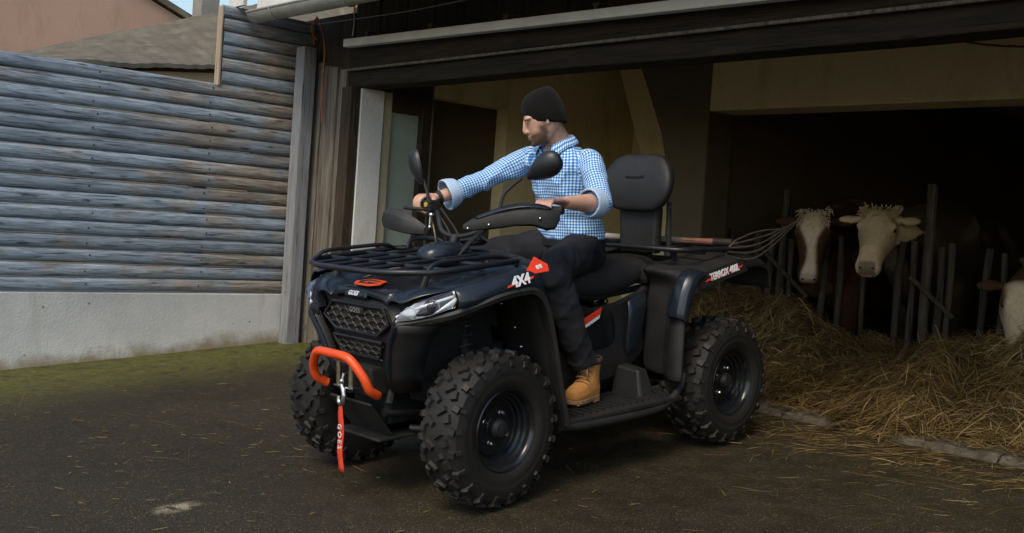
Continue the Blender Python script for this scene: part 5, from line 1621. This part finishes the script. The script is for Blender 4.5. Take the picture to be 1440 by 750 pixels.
hide_mat('cream_hide', (.03, .02, .011), (.54, .40, .22))  # first tone carries the stable's darkness, second is the real coat
plain('horn', (.30, .25, .17), .5)
plain('cow_eye', (.01, .008, .007), .12)

def cow(name, label, mat, poll, yaw, pitch, roll, pattern, body_y, horns, seed, tuft):
    """poll: world point between the ears; the trunk stands behind the fence"""
    base = Vector((poll[0] + body_y[0], body_y[1], .405))
    root = empty(name, label, 'cow', 'cows behind the feed fence', Matrix.Translation(base))
    # head frame in root space: x' down the face, y' to its left, z' out of the forehead
    f = Vector((math.sin(yaw), -math.cos(yaw), 0))
    hx = (f * math.cos(pitch) + Vector((0, 0, -math.sin(pitch)))).normalized()
    hz = (f * math.sin(pitch) + Vector((0, 0, math.cos(pitch)))).normalized()
    hy = hz.cross(hx)
    Hm = Matrix(((hx.x, hy.x, hz.x, poll[0] - base.x), (hx.y, hy.y, hz.y, poll[1] - base.y), (hx.z, hy.z, hz.z, poll[2] - base.z), (0, 0, 0, 1))) @ Matrix.Rotation(roll, 4, 'X')
    h3 = Hm.to_3x3()
    mb = MB()
    rings = []
    for s_, w, h_, zc in ((-.02, .06, .05, -.03), (0, .085, .075, -.035), (.05, .108, .10, -.045), (.10, .118, .115, -.055), (.16, .118, .122, -.065), (.22, .100, .112, -.065), (.29, .082, .095, -.062), (.36, .073, .080, -.06), (.41, .077, .072, -.058), (.45, .080, .066, -.058), (.48, .070, .056, -.06), (.495, .045, .038, -.062)):
        rings.append([Hm @ Vector((s_, w * math.copysign(abs(math.sin(t)) ** .8, math.sin(t)), zc + h_ * math.copysign(abs(math.cos(t)) ** .85, math.cos(t)))) for t in (2 * math.pi * j / 22 for j in range(22))])
    mb.loft(rings)
    for sg in (1, -1):
        mb.ball(Hm @ Vector((.135, sg * .098, .012)), (.035, .028, .022), rot=h3)            # brow over the eye
        er = h3 @ Matrix.Rotation(sg * R(14), 3, 'X') @ Matrix.Rotation(sg * R(-16), 3, 'Z')
        mb.ball(Hm @ Vector((.035, sg * .185, -.028)), (.038, .085, .018), rot=er)
        mb.tube([Hm @ Vector((.03, sg * .09, -.02)), Hm @ Vector((.035, sg * .15, -.026))], .022, 10)
    back = Hm @ Vector((.03, 0, -.10))
    wither = Vector((0, .78, 1.12))
    nb = [back, back.lerp(wither, .35) + Vector((0, 0, -.03)), back.lerp(wither, .75) + Vector((0, 0, -.05)), wither + Vector((0, .1, -.08))]
    p, r_ = chain(nb, [.105, .15, .21, .27], 5)
    mb.tube(p, r_, 20)
    p, r_ = chain([back + Vector((0, .1, -.12)), Vector((0, .45, .72)), Vector((0, .75, .62))], [.07, .11, .16], 5)
    mb.tube(p, r_, 16)                                                                   # dewlap and brisket
    tr_ = [ell((0, 0, 0), a, b_, 22) for a, b_ in ((.2, .2),)]
    rings = []
    for y, w, zt, zb in ((.52, .14, 1.08, .70), (.62, .20, 1.18, .56), (.80, .235, 1.27, .50), (1.1, .27, 1.26, .44), (1.5, .31, 1.24, .40), (1.9, .29, 1.25, .46), (2.15, .24, 1.26, .62), (2.3, .14, 1.20, .80)):
        zc, h_ = (zt + zb) / 2, (zt - zb) / 2
        rings.append([(w * math.cos(2 * math.pi * j / 22), y, zc + h_ * math.sin(2 * math.pi * j / 22)) for j in range(22)])
    mb.loft(rings)
    for sx in (1, -1):
        o = .02 * math.sin(seed + sx)
        p, r_ = chain([(sx * .15, .78, .75), (sx * .16, .74 + o, .52), (sx * .15, .75 + o, .34), (sx * .15, .77 + o, .15), (sx * .15, .74 + o, .06), (sx * .15, .72 + o, .005)], [.12, .085, .058, .042, .05, .055], 4)
        mb.tube(p, r_, 14)
        p, r_ = chain([(sx * .16, 2.02, .85), (sx * .17, 1.92, .62), (sx * .17, 2.12, .42), (sx * .17, 2.07, .16), (sx * .17, 2.04, .06), (sx * .17, 2.0, .005)], [.16, .11, .06, .043, .05, .055], 4)
        mb.tube(p, r_, 14)
    me = fuse(mb, .013, 3, .5)
    C = co_of(me)
    Hi = np.array(Hm.inverted())
    q = C @ Hi[:3, :3].T + Hi[:3, 3]
    nzz = np.array([noise.noise((a * 4 + seed, b_ * 4, c * 4)) for a, b_, c in C.tolist()])
    near = (np.abs(q[:, 1]) < .30) & (q[:, 0] > -.05) & (q[:, 0] < .55) & (np.abs(q[:, 2]) < .19)
    patch = np.zeros(len(C))
    if pattern == 'blaze':
        w = np.interp(q[:, 0], [-.02, .05, .12, .2, .27, .36, .44, .5], [.055, .088, .085, .045, .026, .030, .048, .05])
        patch = near * np.clip((w - np.abs(q[:, 1] + nzz * .02)) / .022 + .5, 0, 1) * np.clip((q[:, 2] + .07) / .03, 0, 1)
        patch[(nzz > .45) & ~near] = .12
    elif pattern == 'cream':
        patch[:] = np.where(near, np.clip(.8 + nzz * .6, 0, 1), np.clip(nzz * .3, 0, .12))  # cream on the head only; the trunk is darkened to sink into stable shade
        patch[near & (q[:, 0] > .33)] = 1.0
    else:
        patch = near * np.clip((.10 + nzz * .02 - np.abs(q[:, 1])) / .022 + .5, 0, 1) * np.clip((q[:, 0] - .0) / .04, 0, 1)
        patch[(nzz > .4) & ~near] = .12
    fattr(me, 'patch', patch)
    nose_ = np.clip((q[:, 0] - .445) / .02, 0, 1) * (np.abs(q[:, 1]) < .052) * (q[:, 2] > -.085) * near * (.75 if pattern == 'cream' else .35)
    fattr(me, 'nose', nose_)
    link_mesh('body', me, mat, root)
    for sg in (1, -1):
        MB().ball(Hm @ Vector((.150, sg * .109, -.006)), (.020, .015, .017), rot=h3).build('eye', 'cow_eye', root, True)
        MB().ball(Hm @ Vector((.478, sg * .036, -.028)), (.014, .013, .012), rot=h3).build('nostril', 'cow_eye', root, True)
        if horns:
            p, r_ = chain([Hm @ Vector((0, sg * .085, -.01)), Hm @ Vector((-.012, sg * .115, .01)), Hm @ Vector((-.03, sg * .135, .03))], [.020, .014, .005], 5)
            MB().tube(p, r_, 12).build('horn', 'horn', root, True)
    if tuft:
        rg = random.Random(seed * 10 + 3)
        mb = MB()
        for k in range(170):
            y0 = rg.uniform(-.10, .10); s0 = rg.uniform(-.03, .10)
            a = Hm @ Vector((s0, y0, .02 + rg.uniform(0, .02)))
            d = h3 @ Vector((rg.uniform(-.3, .9), y0 * 6 + rg.uniform(-.5, .5), rg.uniform(.4, 1.0)))
            L = rg.uniform(.03, .07)
            mb.tube([a, a + d * L * .5, a + d * L * .75 + h3 @ Vector((.02, 0, -.004))], [.0045, .0035, .001], 4)
        me = mb.mesh('forelock')
        fattr(me, 'patch', [.9] * len(me.vertices)); fattr(me, 'nose', [0] * len(me.vertices))
        link_mesh('forelock', me, mat, root)
cow('cow', 'cream-coloured cow with shaggy forehead looking out between the fence bars', 'cream_hide', (-3.475, 6.30, 1.575), R(19), R(43), R(2), 'cream', (.10, 6.12), True, 1, True)
cow('cow', 'brown cow with a narrow white blaze behind the pitchfork', 'brown_hide', (-3.97, 6.32, 1.545), R(30), R(60), R(4), 'blaze', (-.15, 6.12), False, 2, True)
cow('cow', 'white-faced cow at the right edge with its head down in the straw', 'brown_hide', (-2.50, 6.22, 1.215), R(26), R(66), R(-6), 'face', (.12, 6.12), False, 3, False)

# ================================================================== PITCHFORK lying across the rear rack
def pitchfork():
    F = empty('pitchfork', 'old pitchfork with a pale wooden handle lying across the rear rack', 'pitchfork', matrix=ATV_M @ Matrix.Translation((-.9, 0, .99)))
    def P(mb, name, mat):
        mb.v = [tuple(Vector(v) - Vector((-.9, 0, .99))) for v in mb.v]
        return mb.build(name, mat, F, True)
    hd = bez([(-.86, -.95, .975), (-.87, -.45, .989), (-.885, .05, .994), (-.895, .38, 1.000)], 8)
    P(MB().tube(hd, [.0165 + .0015 * math.sin(k * .9) for k in range(len(hd))], 12), 'handle', 'fork_handle')
    P(MB().tube([(-.893, .33, .999), (-.898, .44, 1.0)], .0195, 12), 'socket', 'rust_iron')
    A, B = Vector((-.90, .455, 1.012)), Vector((-.86, .42, .935))
    P(MB().tube([A, A.lerp(B, .5) + Vector((0, -.01, 0)), B], .009, 8), 'fork_bar', 'rust_iron')
    for i in range(5):
        t = i / 4
        b0 = A.lerp(B, t)
        m1 = Vector((-.92, .535, 1.052)).lerp(Vector((-.84, .575, .928)), t)
        m2 = Vector((-.92, .63, 1.075)).lerp(Vector((-.85, .68, .985)), t)
        tip = Vector((-.93, .70, 1.082)).lerp(Vector((-.86, .85, 1.150)), t)
        c = bez([b0, m1, m2, tip], 6)
        P(MB().tube(c, [.0062 - .004 * (k / (len(c) - 1)) ** 2 for k in range(len(c))], 8), 'tine', 'rust_iron')
plain('rust_iron', (.05, .038, .027), .6, .5, .4, 30, .2, 200)
pitchfork()
# ================================================================== STRAW
def straw_mat():
    m, nt, b = nodes_of('straw')
    at = N(nt, 'ShaderNodeAttribute'); at.attribute_name = 'tone'
    c = ramp(nt, at.outputs['Fac'], [(0, (.06, .036, .012)), (.35, (.165, .106, .036)), (.7, (.31, .212, .078)), (1, (.50, .38, .175))])
    nt.links.new(c, b.inputs['Base Color'])
    b.inputs['Roughness'].default_value = .6
    b.inputs['Specular IOR Level'].default_value = .35
    MATS['straw'] = m
straw_mat()
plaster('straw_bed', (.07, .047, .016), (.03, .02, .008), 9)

def sstep(a, b_, x):
    t = np.clip((x - a) / (b_ - a), 0, 1); return t * t * (3 - 2 * t)
_lat = nrs.rand(64, 64)
def vnoise(x, y, s):
    x = np.asarray(x) * s + 17.3; y = np.asarray(y) * s + 5.1
    xi, yi = np.floor(x).astype(int), np.floor(y).astype(int)
    fx, fy = x - xi, y - yi
    fx, fy = fx * fx * (3 - 2 * fx), fy * fy * (3 - 2 * fy)
    g = lambda a, b_: _lat[a % 64, b_ % 64]
    return (g(xi, yi) * (1 - fx) + g(xi + 1, yi) * fx) * (1 - fy) + (g(xi, yi + 1) * (1 - fx) + g(xi + 1, yi + 1) * fx) * fy - .5
def pile_h(x, y):
    """height of the straw above the barn floor / yard"""
    x = np.asarray(x, float); y = np.asarray(y, float)
    top = np.interp(x, [-6, -5.2, -4.7, -4.2, -3.85, -3.5, -3.3, -3.0, -2.6, -2.2, -1.5, -.5, .5], [.0, .30, .48, .50, .48, .42, .37, .40, .45, .50, .53, .52, .5])
    toe = np.interp(x, [-6, -4.5, -3.9, -3.6, -3.08, -2.95, -2.6, -2.48, -1.9, -1.2, 0], [5.5, 5.42, 5.34, 5.27, 5.24, 5.02, 5.0, 5.2, 5.2, 5.12, 5.1]) + vnoise(x, y, 3) * .12
    crest = np.interp(x, [-6, -3.8, -3.35, -2.8, 0], [6.0, 5.95, 6.05, 5.9, 5.85])
    prof = sstep(0, 1, (y - toe) / (crest - toe)) ** .72
    prof = np.where(y > crest, 1 - .25 * sstep(crest, crest + .5, y), prof)
    h = top * prof
    h = h + prof * (vnoise(x, y, 2.4) * .22 + vnoise(x, y, 5.5) * .15 + vnoise(x, y, 13) * .09)
    return np.where(y < toe, 0, np.maximum(h, .004))
def base_z(x, y):
    return np.where(np.asarray(y) > 5.06, .412, SL * np.asarray(y))
def straws(name, pts, dirs, L, W, tone, bend, label, cat):
    """ribbons of three joints"""
    n = len(pts)
    d = dirs / np.linalg.norm(dirs, axis=1)[:, None]
    side = np.cross(d, nrs.normal(size=(n, 3)) * .35 + np.array((0, 0, 1.0))); side /= np.linalg.norm(side, axis=1)[:, None]
    mid = np.cross(side, d)
    P = np.empty((n, 8, 3), np.float32)
    for k, t in enumerate((-.5, -.17, .17, .5)):
        off = (bend * (1 - 4 * t * t))[:, None]
        c = pts + d * (L * t)[:, None] + mid * off * L[:, None]
        w = W * (1 if abs(t) < .3 else .6)
        P[:, 2 * k] = c - side * w[:, None]; P[:, 2 * k + 1] = c + side * w[:, None]
    me = bpy.data.meshes.new(name)
    me.vertices.add(n * 8); me.vertices.foreach_set('co', P.ravel())
    b0 = (np.arange(n) * 8)[:, None]
    q = np.concatenate([b0 + np.array([[0, 1, 3, 2]]), b0 + np.array([[2, 3, 5, 4]]), b0 + np.array([[4, 5, 7, 6]])], 1).reshape(-1, 4)
    nf = len(q)
    me.loops.add(nf * 4); me.loops.foreach_set('vertex_index', q.ravel().astype(np.int32))
    me.polygons.add(nf); me.polygons.foreach_set('loop_start', np.arange(nf, dtype=np.int32) * 4)
    me.update(calc_edges=True)
    fattr(me, 'tone', np.repeat(tone, 8))
    o = link_mesh(name, me, 'straw')
    mark(o, label, cat, kind='stuff')
    return o
def build_straw():
    nx, ny = 150, 46
    xs = np.linspace(-5.6, .6, nx); ys = np.linspace(4.85, 6.75, ny)
    rows = []
    for y in ys:
        h = pile_h(xs, np.full(nx, y))
        z = np.where(h > .02, base_z(xs, np.full(nx, y)) + h - .02, base_z(xs, np.full(nx, y)) - .06)
        rows.append([(a, y, c) for a, c in zip(xs, z)])
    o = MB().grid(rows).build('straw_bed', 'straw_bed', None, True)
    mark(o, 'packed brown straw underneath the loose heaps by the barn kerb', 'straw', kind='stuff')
    # loose stalks over it
    n = 80000
    x = nrs.uniform(-5.4, -.6, n); y = nrs.uniform(4.9, 6.5, n)
    h = pile_h(x, y)
    keep = (h > .01) & (nrs.rand(n) < np.where(y > 6.1, .5, 1.0))
    x, y, h = x[keep], y[keep], h[keep]
    n = len(x)
    e = .02
    gx = (pile_h(x + e, y) - pile_h(x - e, y)) / (2 * e); gy = (pile_h(x, y + e) - pile_h(x, y - e)) / (2 * e)
    # stalks lie in combed swirls with scatter
    ang = np.where(nrs.rand(n) < .78, R(12) + vnoise(x, y, 1.9) * 1.5 + vnoise(x, y, 5) * 1.3 + nrs.normal(0, .38, n), nrs.uniform(0, 6.28, n))
    d = np.stack([np.cos(ang), np.sin(ang), np.cos(ang) * np.clip(gx, -.8, .8) + np.sin(ang) * np.clip(gy, -.8, .8) * .8 + nrs.normal(0, .15, n)], 1)
    z = base_z(x, y) + h + nrs.uniform(-.02, .03, n)
    L = nrs.uniform(.05, .22, n) * np.where(nrs.rand(n) < .08, 1.6, 1)
    straws('straw_pile', np.stack([x, y, z], 1), d, L, nrs.uniform(.0008, .0021, n), np.clip(nrs.beta(1.6, 2.4, n) + vnoise(x, y, 2.5) * .5 + vnoise(x, y, 9) * .35, 0, 1), nrs.normal(0, .17, n), 'loose golden straw heaped along the barn kerb before the cows', 'straw')
    # wisps that stand out of the heap
    n = 260
    x = nrs.uniform(-5.2, -.8, n); y = nrs.uniform(5.3, 6.2, n); h = pile_h(x, y)
    ang = nrs.uniform(0, 6.28, n)
    d = np.stack([np.cos(ang), np.sin(ang), nrs.uniform(.2, 1.4, n)], 1)
    straws('straw_wisps', np.stack([x, y, base_z(x, y) + h + .03], 1), d, nrs.uniform(.1, .28, n), nrs.uniform(.0011, .002, n), nrs.beta(3, 2, n), nrs.normal(0, .18, n), 'single stalks sticking up out of the straw heaps', 'straw')
    n = 1500
    x = nrs.uniform(-4.4, -1.2, n); y = nrs.normal(5.12, .05, n)
    ang = nrs.uniform(0, 6.28, n)
    keep = vnoise(x, y, 3.5) > -.12
    x, y, ang = x[keep], y[keep], ang[keep]; n = len(x)
    straws('kerb_straw', np.stack([x, y, np.where(y > 5.07, .425, .395) + nrs.uniform(0, .008, n)], 1), np.stack([np.cos(ang), np.sin(ang), nrs.normal(0, .12, n)], 1), nrs.uniform(.04, .16, n), nrs.uniform(.0007, .0018, n), nrs.beta(2, 2.4, n), nrs.normal(0, .1, n), 'straw bits lying over the broken kerb stones', 'straw')
    # stalks strewn over the yard: thick near the kerb, thin on the left
    def strew(n, cx, cy, sx_, sy_, lmin, lmax, tmin=.25):
        x = nrs.normal(cx, sx_, n); y = nrs.normal(cy, sy_, n)
        ok = (y < 5.05) & (x > -7.1)
        return x[ok], y[ok], nrs.uniform(lmin, lmax, ok.sum())
    X, Y, LL = [], [], []
    for a in ((1500, -3.0, 4.85, .9, .16, .03, .16), (700, -2.2, 4.85, .7, .22, .03, .16), (500, -3.6, 4.7, .8, .4, .02, .12), (900, -5.4, 2.6, 1.1, .9, .012, .05), (60, -5.5, 2.4, .9, .8, .07, .2), (16, -4.9, 2.35, .9, .6, .2, .42), (500, -2.8, 2.6, 1.4, 1.2, .01, .04), (180, -2.1, 4.2, .6, .5, .05, .18), (60, -1.95, 2.75, .09, .05, .04, .14), (300, -4.2, 1.3, 1.2, .5, .01, .06)):
        x, y, l = strew(*a); X.append(x); Y.append(y); LL.append(l)
    x, y, L = map(np.concatenate, (X, Y, LL)); n = len(x)
    ang = np.where(nrs.rand(n) < .6, nrs.normal(R(48), .35, n), nrs.uniform(0, 3.14, n))
    d = np.stack([np.cos(ang), np.sin(ang), SL * np.sin(ang) + nrs.normal(0, .02, n)], 1)
    straws('scattered_straw', np.stack([x, y, SL * y + nrs.uniform(.005, .009, n)], 1), d, L, nrs.uniform(.0005, .0014, n), np.clip(nrs.beta(2.0, 2.6, n), 0, 1), nrs.normal(0, .022, n), 'thin straw stalks strewn over the dark asphalt yard', 'straw')
build_straw()
